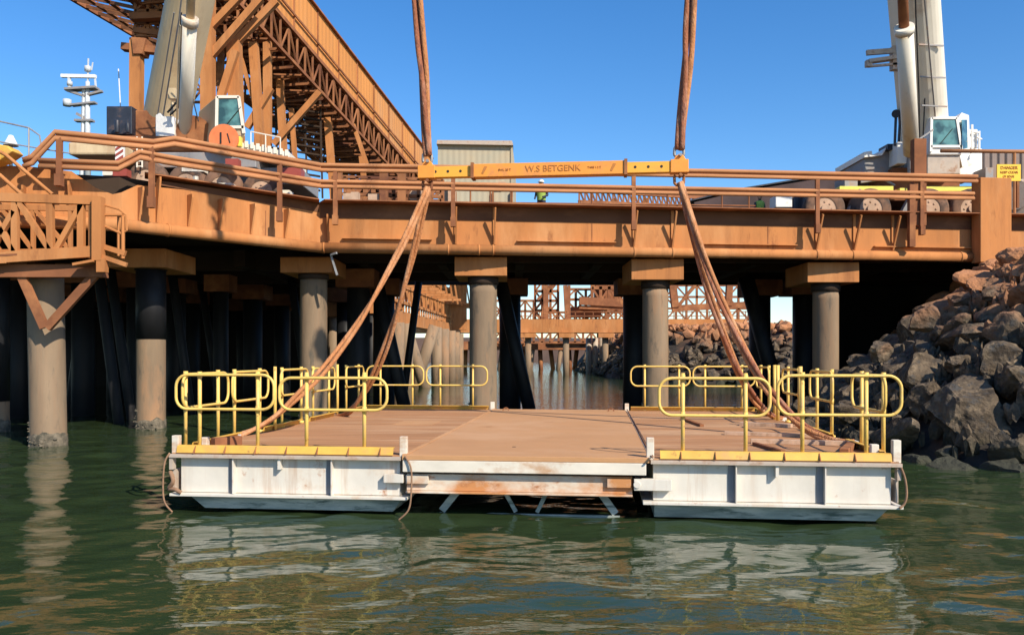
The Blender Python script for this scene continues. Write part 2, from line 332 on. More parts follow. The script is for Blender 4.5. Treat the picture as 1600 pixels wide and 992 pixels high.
# ------------------------------------------------------------------ the wharf line: plan polyline of its outer face
def XY(px, D): return Vector(((px - 800) / F * D, D, 0))
LINE = [XY(-900, 20.2), XY(-60, 21.4), XY(190, 22.3), XY(500, 27.0), XY(1528, 29.6), XY(2300, 31.6)]
def seg_of(px):
    for i in range(len(LINE) - 1):
        a, b = LINE[i], LINE[i + 1]
        if px <= 800 + b.x / b.y * F or i == len(LINE) - 2: return i
def on(px, dz, out=0.0):
    """point on the wharf face seen at column px; dz metres above the camera; out metres towards the water"""
    i = seg_of(px); a, b = LINE[i], LINE[i + 1]; d = (b - a).normalized(); n = Vector((d.y, -d.x, 0))
    a2 = a + n * out; k = (px - 800) / F
    t = (k * a2.y - a2.x) / (d.x - k * d.y); p = a2 + d * t; p.z = HC + dz; return p
def segdir(px):
    i = seg_of(px); d = (LINE[i + 1] - LINE[i]).normalized(); return d, Vector((d.y, -d.x, 0))

ZB, ZT = 3.50, 4.93      # web bottom and top above the camera
wharf = thing('wharf_deck', (0, 33, 5.9), 'long ore-dusted steel wharf deck spanning the whole picture on piles behind the raft', 'wharf')
def wharf_line(o):       # offset polyline
    pts = []
    for i, p in enumerate(LINE):
        ds = []
        if i > 0: d = (p - LINE[i - 1]).normalized(); ds.append(Vector((d.y, -d.x, 0)))
        if i < len(LINE) - 1: d = (LINE[i + 1] - p).normalized(); ds.append(Vector((d.y, -d.x, 0)))
        if len(ds) == 2:
            m = (ds[0] + ds[1]).normalized(); m = m / m.dot(ds[0])
        else: m = ds[0]
        pts.append(p + m * o)
    return pts
def strip(mb, o0, o1, z0, z1, i0=0, i1=None):
    a = wharf_line(o0); b = wharf_line(o1); i1 = len(a) - 1 if i1 is None else i1
    for i in range(i0, i1):
        v = [a[i], a[i + 1], b[i + 1], b[i]]
        mb.hexa([Vector((p.x, p.y, HC + z0)) for p in v] + [Vector((p.x, p.y, HC + z1)) for p in v])
    return mb
b = MB()
strip(b, 0, -0.06, ZB, ZT, 0, 1); strip(b, 0, -0.06, ZB, ZT, 3, 5)
# web of the bent part: with the notch in its top edge at the corner
def web_piece(pxs, tops):
    for (p0, t0), (p1, t1) in zip(zip(pxs, tops), list(zip(pxs, tops))[1:]):
        q = [on(p0 + .01, ZB), on(p1 - .01, ZB), on(p1 - .01, t1), on(p0 + .01, t0)]
        d, n = segdir((p0 + p1) / 2)
        b.prism(q, -n * 0.06)
web_piece([-60, 50, 112, 150, 176, 190], [ZT, ZT, 4.86, 4.45, 4.3, 4.36])
web_piece([190, 215, 500], [4.36, 4.62, ZT])
b.build('web_plate', M['rust'], wharf)
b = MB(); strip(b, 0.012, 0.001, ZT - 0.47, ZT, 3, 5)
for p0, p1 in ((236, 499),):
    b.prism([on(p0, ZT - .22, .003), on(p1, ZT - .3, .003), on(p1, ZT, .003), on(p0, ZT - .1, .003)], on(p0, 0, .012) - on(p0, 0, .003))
b.build('edge_or_shade_band', M['flange_shade'], wharf)  # dark strip painted in to deepen the shadow below the top flange
b = MB(); strip(b, 0.56, -0.5, ZT + 0.003, ZT + 0.04, 3, 5)
q = [on(226, ZT, 0.22), on(499, ZT, 0.5), on(499, ZT, -0.5), on(226, ZT, -0.5)]
b.prism(q, (0, 0, 0.035)); b.build('top_flange', M['rustd'], wharf)
# rounded bottom chord
b = MB()
pl = wharf_line(0.06)
for i in range(len(pl) - 1):
    for k, (s0, s1) in enumerate(((0, 1),)):
        p = pl[i] + (0, 0) if False else pl[i]; q = pl[i + 1]
        b.tube([Vector((p.x, p.y, HC + ZB - 0.02)), Vector((q.x, q.y, HC + ZB - 0.02))], 0.17, 14)
for px in (160, 262, 506, 700, 748, 770, 990, 1050, 1275, 1331, 1500):
    p = on(px, ZB - 0.02, 0.06); d, n = segdir(px); b.tube([p - d * 0.03, p + d * 0.03], 0.185, 14)
b.build('bottom_chord', M['rust'], wharf)
# gussets
def gusset(px, z0, z1, o=0.5, th=0.05, m='rust', foot=0.06):
    d, n = segdir(px); a = on(px, 0, 0)
    pts = [(0.0, z0), (foot, z0), (o, z1 - 0.1), (o, z1), (0, z1)]
    mb = MB(); mb.prism([Vector((a.x, a.y, HC + z)) + n * (x + 0.002) for x, z in pts], d * th)
    return mb.build('gusset', M[m], wharf)
for px in (712, 772, 990, 1050, 1275, 1334, 1394):
    d, n = segdir(px); a = on(px, 0, 0); P_ = lambda o_, z_: Vector((a.x, a.y, HC + z_)) + n * o_
    b = MB(); b.bar(P_(.04, 3.68), P_(.5, ZT - .12), .05, .09, n); b.bar(P_(.03, 3.66), P_(.03, ZT - .02), .09, .05, n); b.build('strut', M['rust'], wharf)
for px in (110, 215, 292, 340, 390, 443): gusset(px, 3.66, 4.55, 0.3)
gusset(38, 3.9, 4.4, .25); gusset(512, 3.66, ZT - 0.4, 0.35); gusset(243, 3.66, 4.9, 0.25)
b = MB()
for p0, p1 in ((535, 675), (808, 962), (1098, 1245), (1366, 1525)):
    b = MB(); d, n = segdir(p0 + 1); a0, a1 = on(p0, 3.80, 0.07), on(p1, 3.80, 0.07); b.bar(a0, a1, 0.13, 0.035); b.build('edge_strip', M['rust'], wharf)
b = MB()
for px in (925, 1200, 415):
    d, n = segdir(px); a = on(px, 0, .004); b.bar(Vector((a.x, a.y, HC + 3.68)), Vector((a.x, a.y, HC + ZT - .5)), .03, .012, n)
b.build('weld_seam', M['rustd'], wharf)
# deck slab and underside
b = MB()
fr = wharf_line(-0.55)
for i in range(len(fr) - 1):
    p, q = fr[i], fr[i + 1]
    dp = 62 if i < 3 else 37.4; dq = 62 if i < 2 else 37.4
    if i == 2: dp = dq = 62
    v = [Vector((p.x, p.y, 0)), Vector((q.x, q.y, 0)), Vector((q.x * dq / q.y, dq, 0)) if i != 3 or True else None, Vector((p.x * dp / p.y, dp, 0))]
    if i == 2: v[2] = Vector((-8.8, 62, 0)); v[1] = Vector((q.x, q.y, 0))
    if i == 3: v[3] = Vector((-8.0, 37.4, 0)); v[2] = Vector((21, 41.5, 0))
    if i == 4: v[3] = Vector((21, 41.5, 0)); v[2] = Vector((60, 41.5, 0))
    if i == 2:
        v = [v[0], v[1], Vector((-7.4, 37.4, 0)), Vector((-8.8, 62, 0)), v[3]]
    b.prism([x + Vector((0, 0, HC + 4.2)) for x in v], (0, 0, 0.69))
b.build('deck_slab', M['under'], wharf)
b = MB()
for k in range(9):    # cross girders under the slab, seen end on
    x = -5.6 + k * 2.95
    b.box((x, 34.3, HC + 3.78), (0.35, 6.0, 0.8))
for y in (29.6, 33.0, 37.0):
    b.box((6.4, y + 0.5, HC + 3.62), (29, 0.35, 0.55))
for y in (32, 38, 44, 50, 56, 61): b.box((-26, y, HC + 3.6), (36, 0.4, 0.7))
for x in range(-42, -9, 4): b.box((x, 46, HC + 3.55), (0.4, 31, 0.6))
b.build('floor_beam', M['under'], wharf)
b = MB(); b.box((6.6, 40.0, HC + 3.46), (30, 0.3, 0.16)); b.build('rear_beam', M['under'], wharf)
# big plate column on the right
col = on(1550, 0); d, n = segdir(1550)
b = MB(); th = math.atan2(d.y, d.x)
c = on(1549, 4.72, 0.34); b.box(c, (1.16, .5, 2.95), th)
b.build('plate_column', M['rust'], wharf, bevel=0.02)
b = MB()
for px in (1435,):
    b.bar(on(px, 4.5, 0.35), on(px, 7.5, 0.35), 0.42, 0.3, (0, 1, 0)); b.bar(on(1424, 3.75, 0.45), on(1424, 5.9, 0.45), 0.2, 0.2, (0, 1, 0))
b.build('bracket_post', M['rustd'], wharf)

# ------------------------------------------------------------------ handrails of the wharf edge
def wrail(mb, pts, r=0.075):
    for o in (0.085, -0.085):
        mb.tube([p + Vector((0, 0, o)) for p in pts], r, 8)
    for p, q in zip(pts, pts[1:]): mb.bar(p + Vector((0, .03, 0)), q + Vector((0, .03, 0)), 0.03, 0.17)
rl = thing('guard_rail', on(800, 5, 0.5), 'ore-dusted double guard rail along the wharf edge', 'railing')
O = 0.52
top = [(36, 4.95), (50, 5.05), (86, 5.72), (240, 5.72), (272, 5.92), (499, 6.0), (501, 6.02), (640, 6.05), (1100, 6.15), (1527, 6.2)]
mid = [(60, 4.97), (185, 5.0), (218, 5.38), (270, 5.38), (499, 5.48), (501, 5.5), (1100, 5.55), (1522, 5.6)]
b = MB(); wrail(b, [on(px, z - .05, O) for px, z in top], 0.068); b.build('top_rail', M['rust2'], rl)
b = MB(); wrail(b, [on(px, z - .05, O) for px, z in mid], 0.062); b.build('middle_rail', M['rust2'], rl)
for px, z0, z1 in ((93, 4.5, 5.6), (237, 4.1, 5.6), (437, 4.2, 5.85), (524, 4.3, 5.95), (708, 4.3, 5.95), (990, 4.3, 6.0), (1277, 4.3, 6.0), (1440, 4.3, 6.1)):
    b = MB(); p, q = on(px, z0, 0.56), on(px, z1, 0.50); b.bar(p, q, 0.13, 0.12, (0, 1, 0)); b.box(p + Vector((0, -.02, 0)), (0.16, 0.2, 0.3))
    b.build('post', M['rustd'], rl)
# thin rails behind the wharf edge
rl2 = thing('hand_rail', on(1000, 5, -2), 'thin tube hand rail behind the guard rail, above the middle of the wharf', 'railing')
b = MB(); b.tube([on(690, 5.6, -3), on(1180, 5.7, -3)], 0.03, 6); b.tube([on(690, 6.05, -3), on(1180, 6.12, -3)], 0.03, 6); b.build('rail_tube', M['rustd'], rl2)
for px in (735, 766, 800, 925, 1043, 1128, 1170):
    b = MB(); b.tube([on(px, 4.9, -3), on(px, 6.1, -3)], 0.035, 6); b.build('post', M['rustd'], rl2)
rl3 = thing('hand_rail', on(1560, 6, -1), 'grey handrail high at the right edge in front of the ribbed fence', 'railing')
b = MB(); b.tube([W(1470, 236, 30), W(1700, 238, 30)], 0.07, 8); b.build('rail_tube', M['rust2'], rl3)
b = MB(); b.tube([W(1585, 236, 30), W(1585, 340, 30)], 0.05, 6); b.build('post', M['rust2'], rl3)
rl4 = thing('hand_rail', W(30, 250, 21), 'thin grey tube handrail at the far left above the yellow post', 'railing')
b = MB(); b.tube([W(-120, 168, 21.5), W(0, 190, 21.5), W(45, 200, 21.5), W(62, 212, 21.5), W(66, 240, 21.5)], 0.022, 6)
b.tube([W(-120, 212, 21.5), W(0, 222, 21.5), W(110, 240, 21.5)], 0.018, 6); b.build('rail_tube', M['steelgrey'], rl4)
b = MB(); b.tube([W(45, 200, 21.5), W(45, 252, 21.5)], 0.022, 6); b.build('post', M['steelgrey'], rl4)

# ------------------------------------------------------------------ piles in the front row
def pile(px, D, r, ztop, zlight, cap, label, m='pile', bx=0, capdz=0, capw=1.8):
    x = (px - 800) / F * D
    t = thing('wharf_pile', (x, D, 0), label, 'pile', 'piles in the front row under the wharf')
    b = MB(); n = 28
    zs = [-2.5, 0.0, 0.35] + [0.35 + (ztop - 0.35) * k / 14 for k in range(1, 15)]
    b.tube([(x + bx * z, D, z) for z in zs], r, n); b.build('shaft', M[m], t)
    if zlight:     # deck shadow on the upper shaft, painted as a black sleeve
        b = MB(); b.tube([(x + bx * zlight, D, zlight), (x + bx * ztop, D, ztop + 0.002)], r + 0.012, n); b.build('shade_sleeve', M['blackpile'], t)
    b = MB()    # oyster crust at the waterline, mostly on the left
    rnd = random.Random(int(px))
    for k in range(90):
        a = rnd.uniform(2.2, 5.6); z = rnd.uniform(-0.1, 0.22) if k % 4 else rnd.uniform(0.2, 0.6); a = a if k % 4 else rnd.uniform(2.6, 4.0); s = rnd.uniform(0.02, 0.05)
        cx = x + math.cos(a) * (r + 0.01); cy = D + math.sin(a) * (r + 0.01)
        b.add([(cx + s * rnd.uniform(-1, 1) + s * vx, cy + s * vy, z + s * vz) for vx, vy, vz in ((1, 0, 0), (-1, 0, .2), (0, 1, 0), (0, -1, -.2), (0.2, 0, 1.1), (0, .2, -1))],
              [(0, 2, 4), (2, 1, 4), (1, 3, 4), (3, 0, 4), (2, 0, 5), (1, 2, 5), (3, 1, 5), (0, 3, 5)])
    b.build('oyster_crust', M['barn'], t)
    mb2 = MB(); m_ = 32; rv = []      # tide band of weed and shell with an uneven top
    for z_, rr_ in ((-.4, r + .012), (.1, r + .022), (None, r + .014), (None, r + .001)):
        for k in range(m_):
            a = 2 * math.pi * k / m_; zz = z_ if z_ is not None else .27 + .16 * noise.noise(Vector((math.cos(a) * 2 + px, math.sin(a) * 2, rr_ * 9))) + (.03 if rr_ < r + .01 else 0)
            rv.append((x + bx * zz + math.cos(a) * rr_, D + math.sin(a) * rr_, zz))
    mb2.add(rv, [(i * m_ + j, i * m_ + (j + 1) % m_, (i + 1) * m_ + (j + 1) % m_, (i + 1) * m_ + j) for i in range(3) for j in range(m_)], True); mb2.build('tide_band', M['barn'], t)
    if cap:
        x0, x1, z0, z1 = cap; xc = (x0 + x1) / 2
        b = MB(); b.box((xc, D + 0.55, (z0 + z1) / 2), (x1 - x0, 2.4, z1 - z0)); b.build('headstock', M['rust'], t, bevel=0.015)
        b = MB(); b.tube([(x, D, ztop - 0.03), (x, D, z0 - 0.002)], r * 1.12, 20); b.build('collar', M['under'], t)
    return t
def zat(py, D): return HC - (py - 555) / F * D
def capof(px0, px1, py0, py1, D): return ((px0 - 800) / F * D, (px1 - 800) / F * D, zat(py1, D), min(zat(py0, D), HC + ZB - 0.2))
pile(76, 20.9, 0.42, zat(425, 20.7), 0, None, 'grey pile at the left, lit by the sun, under the truss platform', bx=-0.02)
pile(236, 25.6, 0.425, zat(421, 25.6), zat(530, 25.6), ((180 - 800) / F * 25.6, (272 - 800) / F * 25.6, zat(421, 25.6), HC + 3.2), 'pile left of the raft, shaded black above and grey below')
pile(490, 28.6, 0.46, zat(436, 28.6), 0, capof(441, 521, 392, 427, 28.2), 'grey pile behind the left pontoon whose headstock is half in shade')
pile(755, 28.6, 0.47, zat(444, 28.6), 0, capof(711, 792, 396, 432, 28.2), 'grey pile behind the middle, left of the gap of blue water')
pile(1024, 29.2, 0.45, zat(450, 29.2), 0, capof(985, 1066, 402, 438, 28.8), 'grey pile right of the gap of blue water')
pile(1290, 30.0, 0.45, zat(455, 30), 0, capof(1258, 1338, 411, 442, 29.6), 'brownish pile standing at the foot of the boulders')
pile(-3, 24.5, 0.30, 5.4, 0.9, None, 'dark pile with pale foot at the left edge of the picture')
b = MB(); b.bar(on(526, 3.3, 0.2), W(517, 398, 27), 0.06, 0.06); b.bar(W(517, 398, 27.2), W(527, 430, 27.2), 0.08, 0.06); tag(b.build('drain_pipe', M['steelgrey'], origin=W(527, 430, 27.2)), 'short grey pipe hanging beside the half-shaded headstock', 'pipe')

# piles farther back in the dark: copies of one thing
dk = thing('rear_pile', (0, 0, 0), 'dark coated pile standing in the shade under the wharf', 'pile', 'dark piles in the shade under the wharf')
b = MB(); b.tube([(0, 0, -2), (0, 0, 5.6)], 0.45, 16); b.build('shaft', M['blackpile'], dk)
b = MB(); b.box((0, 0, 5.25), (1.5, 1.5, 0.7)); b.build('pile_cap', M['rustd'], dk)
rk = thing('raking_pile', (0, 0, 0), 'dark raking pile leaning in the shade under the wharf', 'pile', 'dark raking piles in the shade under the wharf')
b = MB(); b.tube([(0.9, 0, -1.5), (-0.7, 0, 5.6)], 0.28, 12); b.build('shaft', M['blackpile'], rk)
first = {'d': True, 'r': True}
def put(kind, x, y, rz=0, s=1.0, label=None):
    src = dk if kind == 'd' else rk
    if first[kind]: o = src; first[kind] = False
    else: o = copy_tree(src)
    o.location = (x, y, 0); o.rotation_euler.z = rz; o.scale = (s, s, 1)
    o['label'] = label or ('dark coated pile standing in the shade under the wharf' if kind == 'd' else 'dark raking pile leaning in the shade under the wharf')
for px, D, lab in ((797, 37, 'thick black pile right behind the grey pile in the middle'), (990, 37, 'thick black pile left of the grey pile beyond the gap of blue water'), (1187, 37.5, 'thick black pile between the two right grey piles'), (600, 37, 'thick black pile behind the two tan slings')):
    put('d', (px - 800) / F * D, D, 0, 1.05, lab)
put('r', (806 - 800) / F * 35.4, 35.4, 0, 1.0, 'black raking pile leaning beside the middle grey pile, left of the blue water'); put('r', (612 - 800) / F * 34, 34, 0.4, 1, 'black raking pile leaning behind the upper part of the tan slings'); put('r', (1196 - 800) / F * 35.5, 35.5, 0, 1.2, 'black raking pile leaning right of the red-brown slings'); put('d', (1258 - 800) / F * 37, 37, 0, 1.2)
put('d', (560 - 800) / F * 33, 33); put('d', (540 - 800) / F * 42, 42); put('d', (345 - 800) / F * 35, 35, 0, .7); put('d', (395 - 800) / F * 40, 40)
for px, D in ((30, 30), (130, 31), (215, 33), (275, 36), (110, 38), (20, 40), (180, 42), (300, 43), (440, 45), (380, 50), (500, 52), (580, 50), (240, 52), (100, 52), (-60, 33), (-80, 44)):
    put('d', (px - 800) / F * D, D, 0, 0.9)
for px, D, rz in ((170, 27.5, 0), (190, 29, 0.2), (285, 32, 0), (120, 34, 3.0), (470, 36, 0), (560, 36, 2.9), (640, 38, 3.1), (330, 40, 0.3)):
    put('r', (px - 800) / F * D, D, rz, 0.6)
# lit caps of the inner jetty seen between the dark piles
for k, (px, D, z0, z1, lab) in enumerate(((446, 46, 462, 485, 'slim grey pile with a brown cap, between dark piles left of the half-shaded headstock pile'),
                                    (521, 46, 450, 495, 'grey pile with a brown braced cap, just right of the half-shaded headstock pile'),
                                    (590, 48, 470, 490, 'thin pale pile far back in the shade behind the left slings'),)):
    x = (px - 800) / F * D
    t = thing('inner_pile', (x, D, 0), lab, 'pile')
    b = MB(); b.tube([(x, D, -1), (x, D, zat(z1, D))], 0.28, 12); b.build('shaft', M['pile'], t)
    b = MB(); b.box((x, D, (zat(z0, D) + zat(z1, D)) / 2), (0.9, 0.8, zat(z0, D) - zat(z1, D))); b.bar((x - .35, D, zat(z0, D)), (x, D, zat(z0, D) + .6), .12, .12); b.bar((x + .35, D, zat(z0, D)), (x, D, zat(z0, D) + .6), .12, .12)
    b.build('pile_cap', M['rust'], t)
b = MB(); b.box((-30, 61.5, 2.0), (43.5, 0.6, 8)); tag(b.build('dark_backdrop', M['abut'], origin=(-30, 61.5, 0)), 'added black backdrop darkening the space under the left part of the wharf', 'wall')  # backdrop added to keep the space behind the piles black

# ------------------------------------------------------------------ truss platform at the left on the lit pile
pf = thing('access_platform', W(75, 430, 20), 'ore-dusted steel truss platform bracketed to the pile at the far left', 'platform')
D0 = 19.8
b = MB()
b.bar(W(-160, 303, D0), W(152, 314, D0), .16, .2); b.bar(W(-160, 412, D0 - .2), W(12, 403, D0), .16, .26); b.bar(W(12, 402, D0), W(150, 393, D0), .16, .26)
b.build('chord', M['rust'], pf)
b = MB()
for x0, y0, x1, y1 in ((24, 306, 24, 400), (-30, 304, 24, 396), (78, 308, 80, 398), (26, 310, 82, 396), (130, 316, 86, 394), (127, 314, 127, 394), (-30, 304, -30, 405), (-34, 404, -84, 304), (-20, 402, 22, 330)):
    b.bar(W(x0, y0, D0), W(x1, y1, D0), .15 if abs(x0 - x1) < 5 else .12, .12, (0, 1, 0))
b.build('truss_web', M['rust'], pf)
b = MB()
D1 = D0 + 1.6
b.bar(W(-160, 322, D1), W(140, 326, D1), .1, .14); b.bar(W(-160, 398, D1), W(150, 392, D1), .1, .16)
for x0, y0, x1, y1 in ((0, 322, 52, 392), (52, 322, 52, 392), (52, 324, 110, 392), (110, 326, 110, 392), (-50, 322, 0, 392)): b.bar(W(x0, y0, D1), W(x1, y1, D1), .09, .09, (0, 1, 0))
b.build('rear_truss', M['rust'], pf)
b = MB(); q = [W(-160, 413, D0 - .2), W(150, 399, D0), W(158, 398, D0 + 2.1), W(-160, 409, D0 + 2.1)]; b.prism([x + Vector((0, 0, .08)) for x in q], (0, 0, .05)); b.build('floor_plate', M['rustd'], pf)
b = MB(); b.box(W(154, 358, D0 - .1), (0.22, 0.22, 1.5)); b.box(W(160, 415, D0 - .1), (0.2, 0.2, 0.32)); b.build('corner_post', M['rust'], pf)
b = MB()
for x in (143, 192):
    b.tube([W(x, 404, D0), W(x, 322 if x == 143 else 338, D0)], .045 if x == 192 else .07, 6)
b.tube([W(155, 318, D0), W(186, 327, D0), W(197, 336, D0), W(198, 360, D0), W(190, 366, D0)], .028, 6)
b.tube([W(162, 336, D0), W(192, 336, D0)], .035, 6); b.tube([W(160, 352, D0), W(192, 366, D0)], .03, 6); b.tube([W(185, 338, D0 + 1), W(185, 400, D0 + 1)], .03, 6)
b.tube([W(192, 338, D0), W(185, 338, D0 + 1)], .03, 6)
b.bar(W(160, 385, D0), W(196, 396, D0), .1, .12); b.bar(W(160, 401, D0 - .1), W(198, 414, D0 - .1), .08, .1); b.bar(W(118, 414, D0 - .1), W(150, 408, D0 - .1), .3, .06)
b.build('basket_rail', M['rust'], pf)
for x0, y0, x1, y1 in ((30, 422, 70, 512), (150, 428, 74, 512)):
    b = MB(); b.bar(W(x0, y0, 20.05), W(x1, y1, 20.15), .2, .12, (0, 1, 0)); b.build('brace', M['rustd'], pf)
b = MB(); b.bar(W(-60, 424, 20.1), W(165, 424, 20.1), .3, .3); b.build('support_beam', M['rustd'], pf)
for (pts, r, lab) in ((((-60, 205), (10, 243), (82, 304)), .045, 'upper of the sloping steel tubes above the truss platform'), (((-60, 250), (0, 274), (36, 306)), .05, 'lower sloping steel tube above the truss platform')):
    b = MB(); b.tube([W(x, y, 20.6) for x, y in pts], r, 8); tag(b.build('steel_tube', M['rust'], origin=W(40, 270, 20.6)), lab, 'tube')
y = thing('mooring_head', W(8, 240, 20.9), 'yellow steel head at the left edge above the sloping tubes', 'bollard')
b = MB(); b.prism([W(-40, 218, 20.9), W(12, 228, 20.9), W(20, 236, 20.9), W(0, 250, 20.9), W(-40, 262, 20.9)], (0, .5, 0)); b.build('body', M['yellow2'], y, bevel=.03)
dm = thing('dome_lamp', W(17, 225, 24), 'small white dome at the far left above the yellow head', 'antenna')
b = MB(); b.tube([W(17, 228 - k, 24) for k in range(0, 17, 2)], .2, 16, r2=.06); b.v = b.v; b.build('dome', M['dome'], dm)
b = MB(); b.tube([W(17, 228, 24), W(17, 262, 24)], .05, 8); b.build('stem', M['steelgrey'], dm)

# ------------------------------------------------------------------ the raft
RA = -R(6.0)
ROOT = Vector((0.07, 11.35, HC - 1.41))
cu, su = math.cos(RA), math.sin(RA)
def B(u, v, z): return Vector((ROOT.x + u * cu - v * su, ROOT.y + u * su + v * cu, ROOT.z + z))
raft = thing('pontoon_raft', ROOT, 'white twin-pontoon raft with yellow guard rails hanging in slings just above the water', 'raft', rz=RA)
UL0, UL1, UR0, UR1, V1 = -5.0, -1.62, 1.80, 5.04, 9.9
def ubox(mb, u0, u1, v0, v1, z0, z1):
    return mb.hexa([B(u0, v0, z0), B(u1, v0, z0), B(u1, v1, z0), B(u0, v1, z0), B(u0, v0, z1), B(u1, v0, z1), B(u1, v1, z1), B(u0, v1, z1)])
for (a, c, side) in ((UL0, UL1, 'l'), (UR0, UR1, 'r')):
    mb = MB(); ubox(mb, a, c, 0, V1, -0.05, 0.0); pt = mb.build('edge_or_shade_band', M['flange'], raft, bevel=.006)
    mb = MB(); ubox(mb, a + .03, c - .03, 0.05, V1 - .05, 0.003, 0.02); mb.build('deck', M['planks'], raft)
    bl, br = (a + .12, c - .04) if side == 'l' else (a + .04, c - .10)
    mb = MB(); ubox(mb, bl, br, 0.13, V1 - .1, -0.555, -0.053); body = mb.build('pontoon', M['white'], raft, bevel=.008)
    mb = MB(); ubox(mb, a - (.0 if side == 'l' else .1), c + (.08 if side == 'l' else .02), 0.02, V1, -0.60, -0.56); mb.build('bottom_flange', M['white'], body, bevel=.006)
    ribs = (-4.06, -2.62) if side == 'l' else (2.93, 4.08)
    for r_ in ribs:
        mb = MB(); ubox(mb, r_ - .008, r_ + .008, 0.03, 0.13, -0.555, -0.052); mb.build('rib', M['white'], body)
        mb = MB(); ubox(mb, r_ - .095, r_ - .01, 0.115, 0.128, -0.55, -0.056); mb.build('rib_shadow', M['cgrey'], body)  # grey strip painting the shadow that the rib casts to its left
    rs_ = -3.38 if side == 'l' else 3.46
    mb = MB(); ubox(mb, rs_ - .02, rs_ + .02, 0.03, 0.13, -.20, -.052); mb.prism([B(rs_ - .12, .118, -.053), B(rs_ - .022, .118, -.053), B(rs_ - .022, .118, -.2), B(rs_ - .1, .118, -.26)], B(0, .008, 0) - B(0, 0, 0)); mb.build('short_rib', M['white'], body)
    mb = MB()
    e = (a, a + .05) if side == 'l' else (c - .06, c - .01)
    ubox(mb, e[0], e[1], 0.02, .12, -.22, -.053); ubox(mb, e[0] + .01, e[1] - .01, .1, .5, -.53, -.23); mb.build('corner_plate', M['flange'], body)
    mb = MB()   # hull below the flange, tapered ends
    t0, t1 = (a + .25, c - .02) if side == 'l' else (a + .06, c - .12)
    k0, k1 = (a + .45, c - .16) if side == 'l' else (a + .06, c - .28)
    mb.hexa([B(k0, .20, -.79), B(k1, .20, -.79), B(k1, V1 - .4, -.79), B(k0, V1 - .4, -.79), B(t0, .14, -.603), B(t1, .14, -.603), B(t1, V1 - .2, -.603), B(t0, V1 - .2, -.603)])
    mb.build('hull', M['hull'], body)
    for (lu) in ((a - .02) if side == 'l' else (c + .02),):
        for lv in (2.5, 7.5):
            mb = MB(); s_ = -1 if side == 'l' else 1
            ubox(mb, min(lu, lu + s_ * .14), max(lu, lu + s_ * .14), lv - .12, lv + .12, -.12, .05); mb.build('lifting_lug', M['whiterust'], raft)
# centre span
mb = MB(); ubox(mb, UL1 + .02, UR0 - .02, -.02, V1, -.035, .034); ubox(mb, UL1 + .02, UL1 + .09, 0, V1, .034, .045); mb.build('centre_plate', M['plate'], raft, bevel=.006)
mb = MB(); ubox(mb, UL1 + .03, UR0 - .06, -.02, .10, -.20, -.038); mb.build('front_beam', M['whiterust'], raft, bevel=.008)
mb = MB(); ubox(mb, UL1 + .06, UR0 - .24, 0.10, .22, -.47, -.24); ubox(mb, UL1 + .06, UR0 - .24, 0.03, .26, -.50, -.473); mb.build('lower_beam', M['rustwhite'], raft, bevel=.006)
mb = MB(); ubox(mb, UL1 + .06, UL1 + .38, 0.04, .098, -.37, -.25); mb.build('coupling_plate', M['rustwhite'], raft, bevel=.006); mb = MB(); ubox(mb, UR0 - .58, UR0 - .26, .04, .098, -.38, -.26); mb.build('coupling_plate', M['rustwhite'], raft, bevel=.006)
mb = MB(); ubox(mb, UR0 - .22, UR0 + .28, .02, .12, -.41, -.255); mb.tube([B(UR0 - .18, -.0, -.33), B(UR0 - .18, .03, -.33)], .05, 10); mb.build('coupling_arm', M['white'], raft, bevel=.006)
mb = MB(); ubox(mb, UL1 - .25, UL1 + .03, .02, .12, -.36, -.24); mb.build('coupling_arm', M['white'], raft, bevel=.006)
mb = MB(); ubox(mb, UL1 + .06, UR0 - .06, .3, V1 - .2, -.22, -.05); mb.build('span_box', M['cgrey'], raft)
mb = MB()
for k in range(6):
    for a, c in ((-1.1, -.35), (-1.5 + 1.6, -.35)): pass
for vv in (.42,):
    for ua, ub in ((-.72, -1.12), (-.34, -.06), (.48, .24), (.98, 1.34)):
        mb.bar(B(ua, vv, -.3), B(ub, vv, -.80), .055 if abs(ua) < .5 else .1, .05, (0, 1, 0))
    mb.bar(B(-1.15, vv, -.845), B(1.4, vv, -.845), .05, .04)
mb.build('underside_truss', M['hull'], raft)
# kick boards with gussets
def kick(p, q, name='kick_board', step=.45, flip=1):
    """yellow edge plate between deck-plan points p and q (u,v)"""
    mb = MB(); P = Vector((p[0], p[1], 0)); Q = Vector((q[0], q[1], 0)); d = (Q - P).normalized(); n = Vector((-d.y, d.x, 0)) * flip
    def T(w, z): return B(w.x, w.y, z)
    mb.hexa([T(P, .022), T(Q, .022), T(Q + n * .02, .022), T(P + n * .02, .022), T(P + n * .03, .11), T(Q + n * .03, .11), T(Q + n * .05, .125), T(P + n * .05, .125)])
    mb.hexa([T(P + n * .05, .112), T(Q + n * .05, .112), T(Q + n * .11, .112), T(P + n * .11, .112), T(P + n * .05, .125), T(Q + n * .05, .125), T(Q + n * .11, .125), T(P + n * .11, .125)])
    o = mb.build(name, M['yellow2'], raft)
    L = (Q - P).length; k = step * .6; g = MB()
    while k < L - .1:
        w = P + d * k; g.prism([T(w - n * .003, .02), T(w - n * .05, .02), T(w + n * .03, .12)], B(d.x * .012, d.y * .012, 0) - B(0, 0, 0)); k += step
    g.build('stiffener', M['rustd'], o)
kick((UL0 + .1, .03), (UL1 - .12, .03)); kick((UR0 + .13, .03), (UR1 - .12, .03))
kick((UL0 + .1, V1 - .05), (UL1 - .08, V1 - .05), flip=-1); kick((UR0 + .1, V1 - .05), (UR1 - .1, V1 - .05), flip=-1)
